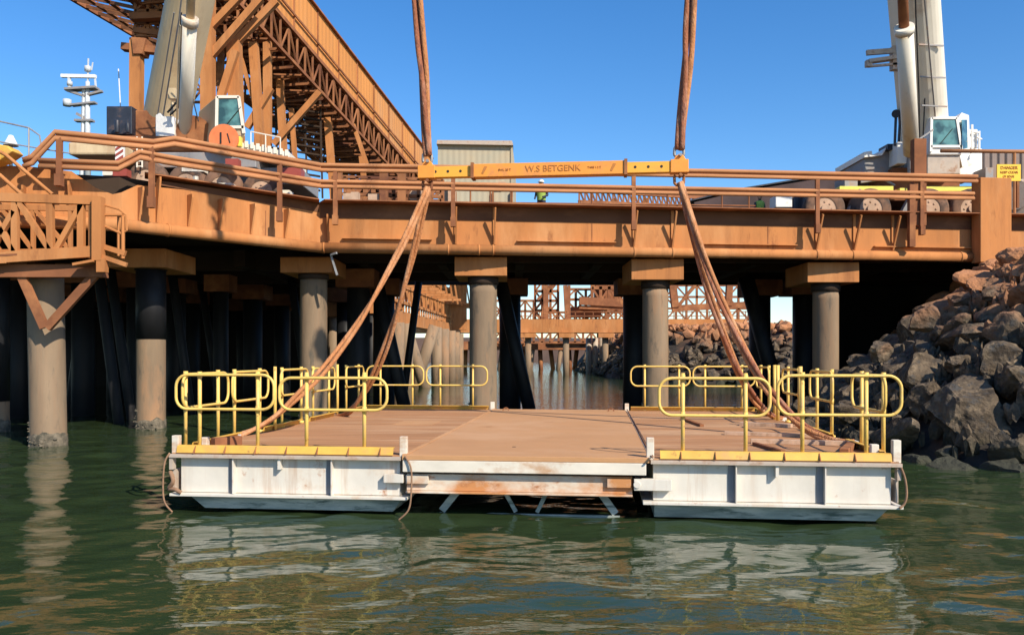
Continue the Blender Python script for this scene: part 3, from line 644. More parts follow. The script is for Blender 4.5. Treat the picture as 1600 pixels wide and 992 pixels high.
kick((UL0 + .05, .55), (UL0 + .05, 2.1), flip=-1); kick((UL0 + .05, 3.2), (UL0 + .05, 5.0), flip=-1); kick((UL0 + .05, 5.6), (UL0 + .05, 7.2), flip=-1); kick((UL0 + .05, 8.1), (UL0 + .05, 9.7), flip=-1)
kick((UR1 - .05, .4), (UR1 - .05, 2.0)); kick((UR1 - .05, 2.9), (UR1 - .05, 4.7)); kick((UR1 - .05, 8.1), (UR1 - .05, 9.7))
# deck fittings: pad eyes, patches and a drain hole
mb = MB()
for u, v in ((-1.2, 9.3), (1.4, 9.3)):
    mb = MB(); mb.tube([B(u + .07 * math.cos(R(a)), v, .034 + .07 * math.sin(R(a))) for a in range(0, 181, 20)], .014, 6); mb.build('pad_eye', M['rustd'], raft)
mb = MB(); mb.tube([B(-.16, 1.15, .03), B(-.16, 1.15, .037)], .03, 12); mb.build('drain_hole', M['black'], raft)
for u0, u1, v0, v1 in ((-3.0, -2.2, 5.0, 6.0),):
    mb = MB(); ubox(mb, u0, u1, v0, v1, .021, .027); mb.build('deck_patch', M['plate'], raft, bevel=.003)
# bollard posts
for u, v, h in ((UL0 + .06, .12, .26), (UL1 + .02, .1, .28), (UR0 - .0, .1, .3), (UR1 - .05, .1, .3), (UR1 - .2, .5, .2), (UL1 + .02, V1 - .1, .22), (UR0, V1 - .1, .2), (UL0 + .3, .5, .2)):
    mb = MB(); ubox(mb, u - .05, u + .05, v - .05, v + .05, .0, h); mb.build('corner_stub', M['whiterust'], raft, bevel=.008)
# guard rails: a closed loop on two or three posts
def loop(p, q, posts, zt=1.13, zb=.64, out=-.06, ph=1.17, zbase=.02, tilt=0.0):
    P = Vector((p[0], p[1], 0)); Q = Vector((q[0], q[1], 0)); d = (Q - P).normalized(); L = (Q - P).length; n = Vector((d.y, -d.x, 0)); r = min(.17, (zt - zb) / 2 - .02)
    def T(s, z, o=0): w = P + d * s + n * o; return B(w.x, w.y, z + tilt * s)
    pts = []
    for cx, cz, a0 in ((L - r, zt - r, 90), (L - r, zb + r, 0), (r, zb + r, -90), (r, zt - r, -180)):
        for k in range(7):
            a = R(a0 - 15 * k); pts.append(T(cx + r * math.cos(a), cz + r * math.sin(a)))
    mb = MB(); mb.tube(pts, .021, 10, closed=True); g = mb.build('guard_rail', M['yellow'], raft)
    for s in posts:
        mb = MB(); mb.tube([T(s, zbase, -.055), T(s, ph, -.055)], .027, 10)
        for z in (zt, zb): mb.tube([T(s, z - .045, -.055), T(s, z + .045, -.055)], .033, 10)
        mb.tube([T(s, zbase, -.055), T(s, zbase + .05, -.055)], .058, 10)
        mb.build('rail_post', M['yellow'], g)
    return g
# front left, front right
loop((UL0 + .06, .1), (UL0 + 1.52, .1), (.33, 1.2)); loop((UL0 + 1.6, .1), (UL1 - .22, .1), (.38, 1.22), zt=1.09)
loop((UR0 + .12, .1), (UR0 + 1.58, .1), (.32, 1.15), zt=1.10, zb=.60); loop((UR0 + 1.68, .1), (UR1 + .02, .1), (.33, 1.15), zt=1.14, zb=.62)
# back row
loop((UL0 + .1, V1 - .08), (UL0 + 1.6, V1 - .08), (.35, 1.2)); loop((UL0 + 1.68, V1 - .08), (UL1 - .12, V1 - .08), (.35, 1.2))
loop((UR0 + .1, V1 - .08), (UR0 + 1.56, V1 - .08), (.35, 1.2)); loop((UR0 + 1.64, V1 - .08), (UR1 - .1, V1 - .08), (.3, 1.2))
# sides
for v0 in (.25, 1.9, 4.0, 5.75, 8.1): loop((UL0 + .08, v0), (UL0 + .08, v0 + 1.5), (.2, 1.25), out=.06)
for v0 in (.35, 2.9, 5.2, 8.1): loop((UR1 - .1, v0 + 1.5), (UR1 - .1, v0), (.3, 1.25))
for vv in (3.6, 7.3):
    mb = MB(); mb.tube([B(UL0 + .13, vv, .02), B(UL0 + .13, vv, 1.2)], .03, 8); mb.build('spare_post', M['yellow'], raft)
for vv in (4.9, 6.9, 7.2):
    mb = MB(); mb.tube([B(UR1 - .15, vv, .02), B(UR1 - .15, vv, 1.2)], .04, 8); mb.build('spare_post', M['yellow'], raft)

# loose things on the raft
def timb(a, c, wd, h, lab, m='timber'):
    mb = MB(); z = .02 + h / 2; mb.bar(B(a[0], a[1], z), B(c[0], c[1], z), wd, h); o = mb.build('timber_bar', M[m], origin=B(a[0], a[1], z), bevel=.005); tag(o, lab, 'timber')
timb((3.2, .35), (4.4, .3), .1, .06, 'pale timber lying just behind the yellow edge on the right pontoon')
timb((3.5, 2.2), (4.9, 2.0), .12, .07, 'long dusty timber lying across the right pontoon in front of the others')
timb((3.3, 3.6), (4.85, 3.2), .14, .06, 'dusty timber lying across the middle of the right pontoon')
timb((3.9, 5.6), (4.8, 5.2), .2, .07, 'short pale board lying near the rear slings on the right pontoon')
timb((3.7, .8), (3.5, 1.9), .07, .05, 'dark thin bar pointing away from the viewer on the right pontoon', 'rustd')
timb((3.1, 5.2), (2.9, 7.0), .08, .05, 'dark bar lying lengthwise left of the pale board', 'rustd')
timb((4.5, .7), (4.9, 1.7), .12, .09, 'brown steel bar by the right edge rail', 'rustd')
timb((-4.7, .75), (-4.45, 1.15), .12, .14, 'short brown block by the left corner of the raft', 'rustd')

# fender ropes
def rope(pts, r, lab):
    P = [B(*p) for p in pts]; sm = []
    for i in range(len(P) - 1):
        p0 = P[max(i - 1, 0)]; p1 = P[i]; p2 = P[i + 1]; p3 = P[min(i + 2, len(P) - 1)]
        for k in range(6):
            t = k / 6; sm.append(0.5 * ((2 * p1) + (-p0 + p2) * t + (2 * p0 - 5 * p1 + 4 * p2 - p3) * t * t + (-p0 + 3 * p1 - 3 * p2 + p3) * t ** 3))
    sm.append(P[-1]); mb = MB(); mb.tube(sm, r, 8); o = mb.build('fender_rope', M['rope'], origin=P[0]); tag(o, lab, 'rope', None)
rope([(-4.98, .0, .02), (-5.03, -.05, -.12), (-5.06, -.04, -.45), (-5.04, -.03, -.68), (-4.93, -.02, -.82)], .013, 'brown rope hanging down the left end of the raft')
rope([(-5.0, .05, -.25), (-4.93, .0, -.38), (-5.02, .05, -.5), (-4.9, 0, -.5), (-4.82, .02, -.55)], .03, 'knotted brown rope stuffed at the left end of the white pontoon')
rope([(-1.55, -.04, .02), (-1.46, -.06, -.15), (-1.46, -.06, -.5), (-1.5, -.06, -.72), (-1.64, -.05, -.86)], .013, 'brown rope hanging where the left pontoon meets the centre span')
rope([(5.02, .0, -.05), (5.07, 0, -.2), (5.09, 0, -.4), (5.06, 0, -.52), (5.0, 0, -.58)], .016, 'brown rope bowed at the right end of the raft')
rope([(UR0 + .0, V1 - .3, .06), (UR0 + .02, 5, .06), (UR0 + .03, .3, .06), (UR0 + .0, .0, .06)], .012, 'thin brown cord along the right joint of the deck')

# ------------------------------------------------------------------ lifting beam
BZ = 3.62
def G(u, z, v=0.0): return B(u, 4.95 + v, 1.41 + z)   # z above camera
lb = thing('lifting_beam', G(0, BZ), 'yellow and orange lifting beam with faded lettering hanging above the raft', 'lifting beam', rz=RA)
U0, U1 = -2.36, 2.74
def gbox(mb, u0, u1, v0, v1, z0, z1): return mb.hexa([G(u, z, v) for z in (z0, z1) for u, v in ((u0, v0), (u1, v0), (u1, v1), (u0, v1))])
def gz(u): return BZ + .012 * u - .0
a0, a1 = -1.36, 1.62
mb = MB(); gbox(mb, U0 + .1, a0, -.09, .09, BZ - .115, BZ + .095); gbox(mb, a1, U1 - .1, -.09, .09, BZ - .115, BZ + .095); ysec = mb.build('end_section', M['beamyel'], lb, bevel=.008)
mb = MB()
for u in (-2.1, -1.85, -1.6, 1.8, 2.05, 2.3):
    mb.tube([G(u, BZ - .005, -.094), G(u, BZ - .005, -.08)], .028, 8)
mb.build('bolt_hole', M['black'], ysec)
mb = MB(); gbox(mb, a0 + .002, a1 - .002, -.13, .13, BZ - .135, BZ + .12); body = mb.build('middle_section', M['beamor'], lb, bevel=.008)
for u in (a0, a1):
    mb = MB(); gbox(mb, u - .03, u + .03, -.16, .16, BZ - .155, BZ + .145); mb.build('end_flange', M['rustd'], lb)
for u, s in ((U0 + .08, -1), (U1 - .1, 1)):
    mb = MB(); gbox(mb, u - .17, u + .17, -.12, .12, BZ - .13, BZ + .12); mb.prism([G(u - .11, BZ + .121, -.04), G(u + .13, BZ + .121, -.04), G(u + .09, BZ + .2, -.04), G(u + .02, BZ + .25, -.04), G(u - .07, BZ + .2, -.04)], G(0, 0, .05) - G(0, 0, -.05))
    mb.build('end_head', M['beamor'], lb, bevel=.01)
    for (zz, nm) in ((BZ + .28, 'shackle'), (BZ - .24, 'shackle')):
        sg = 1 if zz > BZ else -1
        mb = MB(); pts = [G(u + .09 * math.cos(R(a)), zz + sg * (.07 * math.sin(R(a)) + (.05 if 0 < a < 180 else -.03))) for a in range(-40, 221, 20)]
        mb.tube(pts, .028, 8); mb.tube([G(u + .02, zz - sg * .07, -.12), G(u + .02, zz - sg * .07, .12)], .03, 8); mb.build('shackle', M['steelgrey'] if sg > 0 else M['rustd'], lb)
xd = G(1, 0) - G(0, 0)
text_mesh('lettering', 'W.S BETGENK', .17, M['darkmark'], body, G(.22, BZ - .005, -.134), xd, (0, 0, 1))
text_mesh('small_lettering', 'SWL 20 T', .06, M['darkmark'], body, G(-.72, BZ - .01, -.134), xd, (0, 0, 1)); text_mesh('small_lettering', 'TARE 1.2 T', .055, M['darkmark'], body, G(1.02, BZ + .0, -.134), xd, (0, 0, 1))
mb = MB()
for u in (-1.12, 1.38): mb.prism([G(u - .06, BZ - .07, -.133), G(u - .02, BZ - .08, -.133), G(u + .06, BZ + .06, -.133), G(u, BZ + .07, -.133)], G(0, 0, -.004) - G(0, 0, 0))
mb.build('mark', M['darkmark'], body)

# ------------------------------------------------------------------ slings
def sag(p, q, s, n=18, side=Vector((0, 0, 0))):
    p = Vector(p); q = Vector(q); return [p.lerp(q, k / n) + Vector((0, 0, -s * 4 * (k / n) * (1 - k / n))) + side * (4 * (k / n) * (1 - k / n)) for k in range(n + 1)]
def sling(name, p, q, s, lab, m, strands, r, spread):
    t = thing(name, p, lab, 'sling')
    pv = Vector(p); qv = Vector(q); d = (qv - pv).normalized(); perp = d.cross(Vector((0, 1, 0))).normalized(); rr = random.Random(lab)
    n = 64; turns = (qv - pv).length * .075 + rr.random()
    base = sag(pv, qv, s, n); yv = Vector((0, 1, 0))
    for k in range(strands):
        pts = []
        for i, x in enumerate(base):
            f_ = i / n; a = 2 * math.pi * (k / strands + turns * f_) + 1.2 * noise.noise(Vector((f_ * 4, k, 2)))
            w_ = spread * (.7 + .35 * (4 * f_ * (1 - f_)) * (1 + .5 * noise.noise(Vector((f_ * 5, 9, k)))))
            pts.append(x + perp * (w_ * math.cos(a)) + yv * (w_ * math.sin(a)) + Vector((noise.noise(Vector((f_ * 7, k, 1.7))), 0, noise.noise(Vector((f_ * 7, k, 5.1))))) * .012)
        mb = MB(); mb.tube(pts, r, 8)
        mb.build('strand', M[m[k % len(m)]], t)
    return t
eL, eR = U0 + .1, U1 - .08
lows = {}
for nm, u, lv, ue, s, lab in (('fl', UL0 - .09, 2.5, eL, .85, 'tan sling from the left beam end to the near left side of the raft'), ('bl', UL0 - .09, 7.5, eL, 1.3, 'tan sling from the left beam end to the rear left side of the raft'),
                              ('fr', UR1 + .09, 2.5, eR, 1.3, 'red-brown sling from the right beam end to the near right side of the raft'), ('br', UR1 + .09, 7.5, eR, 1.15, 'red-brown sling from the right beam end to the rear right side of the raft')):
    sling('lifting_sling', G(ue, BZ - .3), B(u, lv, .02), s, lab, ['sling'] if 'l' in nm[1] else ['sling', 'slingd', 'sling'], 2 if nm[1] == 'l' else 3, .040, .045)
tl = Vector((-2.15, 16.6, HC + 11.4)); tr = Vector((3.83, 16.1, HC + 11.4))
sling('hoist_sling', G(eL, BZ + .33), tl, 0, 'red-brown hoist sling rising from the left end of the lifting beam', ['slingd', 'sling', 'slingd'], 3, .052, .075)
sling('hoist_sling', G(eR, BZ + .33), tr, 0, 'red-brown hoist sling rising from the right end of the lifting beam', ['slingd', 'sling', 'slingd'], 3, .055, .08)

# ------------------------------------------------------------------ mobile cranes on the deck
def pbox(mb, px0, px1, py0, py1, D, dep):
    """solid box: front face at depth D between those columns and rows, dep metres deep"""
    a = W(px0, py1, D); c = W(px1, py0, D)
    return mb.hexa([(a.x, D, a.z), (c.x, D, a.z), (c.x, D + dep, a.z), (a.x, D + dep, a.z), (a.x, D, c.z), (c.x, D, c.z), (c.x, D + dep, c.z), (a.x, D + dep, c.z)])
def wheel(parent, px, py, D, r, wd=.45):
    c = W(px, py, D); ax = Vector((0, 1, 0))
    mb = MB(); n = 28; prof = [(r * .55, 0.04), (r * .9, 0.0), (r, .08), (r, wd - .08), (r * .9, wd), (r * .55, wd)]
    vs = [c + Vector((math.cos(2 * math.pi * j / n) * a, b_, math.sin(2 * math.pi * j / n) * a)) for a, b_ in prof for j in range(n)]
    fs = [(i * n + j, i * n + (j + 1) % n, (i + 1) * n + (j + 1) % n, (i + 1) * n + j) for i in range(5) for j in range(n)]
    mb.add(vs, fs, True); ty = mb.build('tyre', M['tyre'], parent)
    mb = MB(); mb.tube([c + ax * .06, c + ax * (wd - .05)], r * .56, 20); mb.tube([c - ax * .02, c + ax * .1], r * .2, 12)
    for k in range(8):
        a = k * math.pi / 4; p = c + Vector((math.cos(a) * r * .35, .05, math.sin(a) * r * .35)); mb.tube([p - ax * .02, p + ax * .05], r * .05, 6)
    mb.build('rim', M['dusty'], ty)
def box_boom(root, foot, tip, secs, mats, name='boom'):
    """telescopic boom: secs = list of (t0, t1, width, height)"""
    foot = Vector(foot); tip = Vector(tip); d = (tip - foot).normalized(); side = d.cross(Vector((0, 1, 0))).normalized(); L = (tip - foot).length
    for i, (t0, t1, wd, h, wd1) in enumerate(secs):
        mb = MB(); p = foot + d * L * t0; q = foot + d * L * t1; nrm = side.cross(d).normalized()
        if nrm.y > 0: nrm = -nrm
        n = 14; ring = []
        for pt, ww in ((p, wd), (q, wd1)):
            for k in range(n + 1):      # rounded belly towards the viewer, flat back
                a = math.pi * k / n; ring.append(pt + side * (-math.cos(a) * ww / 2) + nrm * (math.sin(a) * h * .42 + .1 * h))
            ring.append(pt + side * ww / 2 - nrm * h * .5); ring.append(pt - side * ww / 2 - nrm * h * .5)
        m = n + 3; fs = [(j, (j + 1) % m, m + (j + 1) % m, m + j) for j in range(m)] + [tuple(range(m))[::-1], tuple(range(m, 2 * m))]
        mb.add(ring, fs, False); o = mb.build('boom_section', M[mats[i % len(mats)]], root)
        if i < len(secs) - 1:
            mb = MB(); mb.bar(q - d * .25, q + d * .02, wd1 * 1.06, h * 1.05, nrm); mb.build('section_collar', M[mats[i % len(mats)]], o)
    return d, side
def hook(root, at_, tip):
    at_ = Vector(at_); tip = Vector(tip)
    mb = MB(); mb.box(at_ + Vector((0, 0, .75)), (.5, .3, .9)); mb.tube([at_ + Vector((0, -.2, .8)), at_ + Vector((0, .2, .8))], .32, 18); hb = mb.build('hook_block', M['yellow2'], root, bevel=.02)
    mb = MB(); mb.tube([at_ + Vector((.0, 0, .35))] + [at_ + Vector((.17 * math.cos(R(a)), 0, .02 + .17 * math.sin(R(a)))) for a in range(90, -181, -25)], .05, 8); mb.build('hook', M['steelgrey'], hb)
    mb = MB()
    for o in (-.18, -.06, .06, .18): mb.tube([at_ + Vector((o, 0, 1.1)), tip + Vector((o, 0, 0))], .014, 5)
    mb.build('hoist_wire', M['black'], root)

# left crane
cl = thing('mobile_crane', W(270, 330, 27), 'dusty cream mobile crane with orange number disc at the left on the wharf', 'crane')
tipL = Vector((-2.2, 16.6, 31))
mb = MB(); pbox(mb, 205, 470, 262, 288, 27.0, 2.5); pbox(mb, 236, 400, 238, 262, 26.4, 2.6); mb.build('chassis', M['cgrey'], cl, bevel=.03)
mb = MB(); pbox(mb, 106, 186, 222, 242, 25.2, 2.4); mb.build('engine_cover', M['cream'], cl, bevel=.06)
mb = MB(); q = [W(372, 222, 26.6), W(452, 238, 26.6), W(452, 252, 26.6), W(372, 240, 26.6)]; mb.prism(q, (0, 2.2, 0))
for k in range(9): mb.box(W(376 + k * 9, 224 + k * 1.9, 26.58), (.1, .06, .2))
mb.build('carrier_deck', M['wcream'], cl)
mb = MB(); pbox(mb, 166, 206, 166, 210, 28.6, 2.4); mb.tube([W(183, 208, 28.3), W(183, 188, 28.3)], .09, 8); mb.tube([W(200, 208, 28.3), W(199, 192, 28.3)], .07, 8); mb.build('counterweight', M['navy'], cl, bevel=.08)
mb = MB(); pbox(mb, 207, 247, 172, 214, 28.9, 2.2); pbox(mb, 150, 300, 212, 236, 28.0, 2.6); mb.build('slewing_frame', M['rustd'], cl, bevel=.05)
mb = MB(); q = [W(243, 180, 28.2), W(250, 176, 28.2), W(254, 182, 28.2), W(271, 182, 28.2), W(273, 220, 28.2), W(243, 220, 28.2)]; mb.prism(q, (0, 1.2, 0)); mb.build('boom_foot_plate', M['cwhite'], cl, bevel=.02)
d, s = box_boom(cl, W(250, 214, 30), tipL, [(0, .36, 1.25, 1.4, 1.1), (.35, .68, .95, 1.1, .9), (.67, 1.0, .75, .85, .7)], ['cream', 'cream', 'wcream'])
mb = MB(); mb.tube([W(288, 222, 27.8), W(297, 32, 25.2)], .21, 14); mb.tube([W(296.5, 40, 25.3), W(297.2, 28, 25.15)], .25, 14); lc = mb.build('lift_cylinder', M['wcream'], cl)
mb = MB(); mb.tube([W(297, 32, 25.2), W(302, -90, 23.9)], .13, 10); mb.build('cylinder_rod', M['cream'], lc)
mb = MB(); mb.tube([W(281, 40, 25.6), W(276, 200, 28.0)], .03, 5); mb.box(W(271, 148, 28), (.25, .3, .35)); mb.tube([W(270, 160, 28), W(268, 182, 28)], .06, 6); mb.build('hose', M['cream'], cl)
mb = MB(); mb.tube([W(303, 208, 27.6), W(303, 208, 28.9)], .46, 20); mb.tube([W(303, 208, 27.5), W(303, 208, 27.6)], .56, 20); mb.tube([W(301, 214, 27.45), W(301, 214, 27.5)], .18, 12); mb.build('winch_drum', M['rustd'], cl)
# cab: tapered box with windows
def crane_cab(root, px0, pxm, px1, py0, py1, D, dep, body, frame, front_inset=4):
    mb = MB()
    lo = [W(pxm, py1, D), W(px1, py1, D)]; hi = [W(pxm + 1, py0, D), W(px1 - 8, py0, D)]
    back = Vector((W(px0, 0, D + dep).x - W(pxm if px0 < pxm else pxm, 0, D).x, dep, 0)) if px0 < pxm else Vector((.25, dep, 0))
    def face(p): return p + back
    mb.hexa([lo[0], lo[1], lo[1] + back, lo[0] + back, hi[0], hi[1], hi[1] + back, hi[0] + back])
    cb = mb.build('cab', M[body], root, bevel=.05)
    mb = MB(); i = .09; y = -.03
    a, c, d_, e = lo[0] + Vector((i, y, .35)), lo[1] + Vector((-i * 1.3, y, .35)), hi[1] + Vector((-i, y, -.12)), hi[0] + Vector((i, y, -.12))
    mb.prism([a, c, d_, e], (0, .02, 0)); mb.build('windscreen', M['glass'], cb)
    mb = MB(); 
    for p, q in ((lo[0] + Vector((.04, y, .1)), hi[0] + Vector((.04, y, -.04))), (lo[1] + Vector((-.05, y, .1)), hi[1] + Vector((-.05, y, -.04))), (hi[0] + Vector((.04, y, -.05)), hi[1] + Vector((-.04, y, -.05))), (lo[0] + Vector((.04, y, .3)), lo[1] + Vector((-.05, y, .3)))): mb.bar(p, q, .09, .07, (0, 1, 0))
    mb.build('window_frame', M[frame], cb)
    mb = MB(); mb.bar(a + Vector((.3, -.03, .05)), a + Vector((.75, -.03, .6)), .02, .02); mb.build('wiper', M['black'], cb)
    return cb, lo, hi, back
crane_cab(cl, 309, 337, 384, 150, 214, 26.9, 1.7, 'cream', 'wcream')
dc = W(349, 217, 26.1)
mb = MB(); mb.tube([dc, dc + Vector((0, .12, 0))], .46, 40); di = mb.build('number_disc', M['disc'], cl)
text_mesh('number', '1', .52, M['black'], di, dc + Vector((-.08, -.012, 0)), (1, 0, 0), (0, 0, 1), .008)
text_mesh('number', '\\', .42, M['black'], di, dc + Vector((.17, -.012, .0)), (1, 0, 0), (0, 0, 1), .008)
mb = MB(); mb.box(W(372, 222, 26.3), (.22, .2, .3)); mb.build('lamp_box', M['hivisy'], cl)
for px in (228, 290, 345, 408): wheel(cl, px, 281 + (px - 228) * .1, 26.0, .62)
mb = MB(); pbox(mb, 332, 362, 286, 296, 25.2, .8); pbox(mb, 284, 318, 262, 268, 26.0, .4); pbox(mb, 160, 178, 262, 274, 24.2, .5); mb.tube([W(306, 284, 25.3), W(306, 276, 25.3)], .08, 6); pbox(mb, 410, 452, 297, 308, 26.2, .5); mb.build('outrigger_foot', M['wcream'], cl)
mb = MB(); pbox(mb, 180, 193, 222, 250, 24.6, .1); pl_ = mb.build('marker_board', M['cwhite'], cl)
mb = MB()
for k in range(3):
    mb.prism([W(180.5, 232 + k * 9, 24.59), W(192.5, 224 + k * 9, 24.59), W(192.5, 228 + k * 9, 24.59), W(180.5, 236 + k * 9, 24.59)], (0, -.01, 0))
mb.build('red_stripe', M['red'], pl_)
mb = MB(); pbox(mb, 176, 198, 264, 275, 24.0, .3); pbox(mb, 352, 372, 248, 262, 25.5, .3); pbox(mb, 436, 470, 262, 282, 26.9, .5); mb.build('red_box', M['red'], cl)
mb = MB()      # ladder, grab rails and hoses
for x in (214, 222): mb.tube([W(x, 262, 25.9), W(x, 214, 25.9)], .025, 5)
for y in range(220, 262, 8): mb.tube([W(214, y, 25.9), W(222, y, 25.9)], .02, 5)
mb.build('ladder', M['wcream'], cl)
mb = MB(); 
for x in (392, 415, 438): mb.tube([W(x, 232 + (x - 392) * .2, 26.5), W(x, 206 + (x - 392) * .2, 26.5)], .02, 5)
mb.tube([W(392, 206, 26.5), W(438, 215, 26.5)], .02, 5); mb.build('grab_rail', M['wcream'], cl)
mb = MB(); mb.tube([W(262, 176, 27.9), W(276, 160, 27.7), W(284, 120, 27.2), W(286, 60, 26.4)], .035, 6); mb.tube([W(266, 180, 27.9), W(279, 168, 27.7), W(281, 110, 27.1), W(283, 20, 26.2)], .03, 6); mb.tube([W(310, 190, 27.3), W(300, 150, 27.5), W(296, 60, 26.5)], .02, 6); mb.build('hydraulic_line', M['black'], cl)
mb = MB(); mb.tube([W(250, 210, 28.8), W(280, 30, 26.0), W(290, -60, 24.9)], .025, 6); mb.tube([W(243, 200, 28.9), W(272, 20, 26.0)], .02, 6); mb.build('boom_cable', M['cgrey'], cl)
hook(cl, tl + Vector((0, 0, .2)), tipL)

# right crane
cr = thing('mobile_crane', W(1440, 335, 32), 'white mobile crane with grey counterweight and green-tinted cab at the right on the wharf', 'crane')
tipR = Vector((6.2, 16.1, 31))
mb = MB(); pbox(mb, 1300, 1545, 296, 314, 31.6, 2.6); pbox(mb, 1395, 1500, 262, 296, 32.2, 2.2); mb.build('chassis', M['rustd'], cr, bevel=.03)
mb = MB(); pbox(mb, 1312, 1396, 291, 300, 31.0, .4); pbox(mb, 1406, 1420, 294, 299, 31.0, .3); pbox(mb, 1440, 1530, 291, 299, 31.0, .4); mb.build('outrigger_beam', M['hivisy'], cr, bevel=.01)
mb = MB(); q = [W(1350, 272, 32.6), W(1414, 272, 32.6), W(1414, 252, 32.6), W(1398, 232, 32.6), W(1384, 232, 32.6), W(1378, 240, 32.6), W(1364, 242, 32.6), W(1351, 238, 32.6)]; mb.prism(q, (0, 2.6, 0)); cw = mb.build('counterweight', M['cgrey'], cr, bevel=.04)
mb = MB(); q = [W(1350, 237.8, 32.4), W(1362, 236, 32.4), W(1363, 241.5, 32.4), W(1378, 239, 32.4), W(1384, 231, 32.4), W(1384, 234, 32.4), W(1378, 243, 32.4), W(1351, 246, 32.4)]; mb.prism(q, (0, 2.9, 0)); mb.build('white_top', M['cwhite'], cw)
mb = MB(); pbox(mb, 1402, 1417, 222, 256, 31.9, .8); mb.build('boom_foot_plate', M['cwhite'], cr, bevel=.03)
mb = MB(); pbox(mb, 1387, 1403, 225, 234, 32.3, .8); mb.tube([W(1400, 176, 32), W(1398, 228, 32)], .05, 6); mb.tube([W(1407, 178, 32), W(1404, 226, 32)], .05, 6); mb.tube([W(1400, 178, 31.8), W(1400, 178, 32.3)], .16, 12); mb.build('hydraulic_hose', M['navy'], cr)
box_boom(cr, W(1456, 300, 33.9), tipR, [(0, .34, 1.48, 1.4, 1.3), (.33, .66, 1.18, 1.1, 1.05), (.65, 1.0, .95, 1.0, .85)], ['wcream', 'wcream', 'cwhite'])
mb = MB(); mb.tube([W(1424, 240, 31.0), W(1413, 44, 28.0)], .28, 16); mb.tube([W(1413, 52, 28.1), W(1412.6, 42, 27.95)], .32, 16); lc = mb.build('lift_cylinder', M['wcream'], cr)
mb = MB(); mb.tube([W(1412.5, 44, 28.0), W(1407, -100, 26.6)], .17, 10); mb.build('cylinder_rod', M['rustd'], lc)
mb = MB(); mb.bar(W(1441, -40, 27.6), W(1462, 190, 31.2), .05, .05); mb.build('boom_seam', M['cgrey'], cr)
mb = MB(); mb.bar(W(1354, 83, 30.3), W(1406, 79, 30.3), .12, .18); mb.bar(W(1356, 97, 30.3), W(1406, 90, 30.3), .3, .12); mb.bar(W(1358, 104, 30.3), W(1406, 100, 30.3), .1, .08); mb.bar(W(1357, 95, 30.3), W(1357, 105, 30.3), .2, .2, (0, 1, 0)); mb.box(W(1400, 92, 30.4), (.35, .3, .85)); mb.build('roller_bracket', M['flange'], cr)
cb, lo, hi, back = crane_cab(cr, 1464, 1452, 1504, 183, 242, 31.0, 1.9, 'cwhite', 'cwhite')
mb = MB(); pbox(mb, 1449, 1500, 242, 272, 31.1, 1.6); mb.build('cab_base', M['flange'], cr, bevel=.03)
# the side of the cab seen at the right
mb = MB(); q = [W(1498, 184, 31.0), W(1503, 176, 31.4), W(1514, 180, 32.2), W(1516, 240, 32.4), W(1504, 262, 31.6), W(1499, 240, 31.0)]; mb.prism(q, (0.02, .5, 0)); sd_ = mb.build('cab_side', M['cwhite'], cr, bevel=.02)
mb = MB(); q = [W(1502, 188, 30.95), W(1510, 188, 31.6), W(1511, 232, 31.6), W(1502, 234, 30.95)]; mb.prism(q, (0, -.05, 0)); mb.build('side_window', M['glass'], sd_)
mb = MB(); pbox(mb, 1499, 1535, 232, 276, 32.6, 1.5); pbox(mb, 1512, 1528, 202, 232, 32.4, .8); mb.build('machinery_cover', M['cwhite'], cr, bevel=.04)
mb = MB()
for x0, x1, y0, y1 in ((1519, 1519, 195, 235), (1530, 1530, 205, 235), (1519, 1531, 206, 208), (1526, 1534, 214, 218)): mb.tube([W(x0, y0, 32.3), W(x1, y1, 32.3)], .04, 6)
mb.build('cab_handrail', M['cwhite'], cr)
mb = MB(); mb.bar(W(1436, 218, 30.8), W(1458, 203, 30.8), .06, .06); mb.bar(W(1424, 275, 31), W(1424, 210, 31), .2, .2); mb.build('mirror_arm', M['cgrey'], cr)
for px in (1290, 1362, 1453, 1520): wheel(cr, px, 326, 30.7, .76)
mb = MB()
for px in (1325, 1410): mb.bar(W(px, 335, 30.9), W(px + 20, 298, 30.9), .25, .2)
mb.build('outrigger_leg', M['cgrey'], cr); 
mb = MB(); mb.tube([W(1437, 250, 31.3), W(1436, 150, 30.2), W(1431, 20, 28.4), W(1429, -60, 27.5)], .03, 6); mb.tube([W(1441, 250, 31.3), W(1446, 130, 30.6), W(1438, 0, 28.6)], .025, 6); mb.build('hydraulic_line', M['black'], cr)
mb = MB()
for y in (70, 120, 165): mb.bar(W(1432 + y * .05, y, 28.6 + y * .012), W(1470 + y * .06, y + 2, 28.7 + y * .012), .04, .05)
mb.build('boom_clamp', M['cgrey'], cr)
mb = MB()
for x in (1426, 1434): mb.tube([W(x, 300, 30.8), W(x, 256, 30.8)], .025, 5)
for y in range(260, 300, 8): mb.tube([W(1426, y, 30.8), W(1434, y, 30.8)], .02, 5)
mb.build('ladder', M['cwhite'], cr)
mb = MB(); pbox(mb, 1320, 1340, 276, 292, 31.5, 1); pbox(mb, 1540, 1552, 262, 290, 31.8, .8); mb.tube([W(1345, 285, 31.6), W(1380, 280, 31.6), W(1398, 290, 31.6)], .05, 6); mb.build('tool_locker', M['cgrey'], cr)
hook(cr, tr + Vector((0, 0, .2)), tipR)

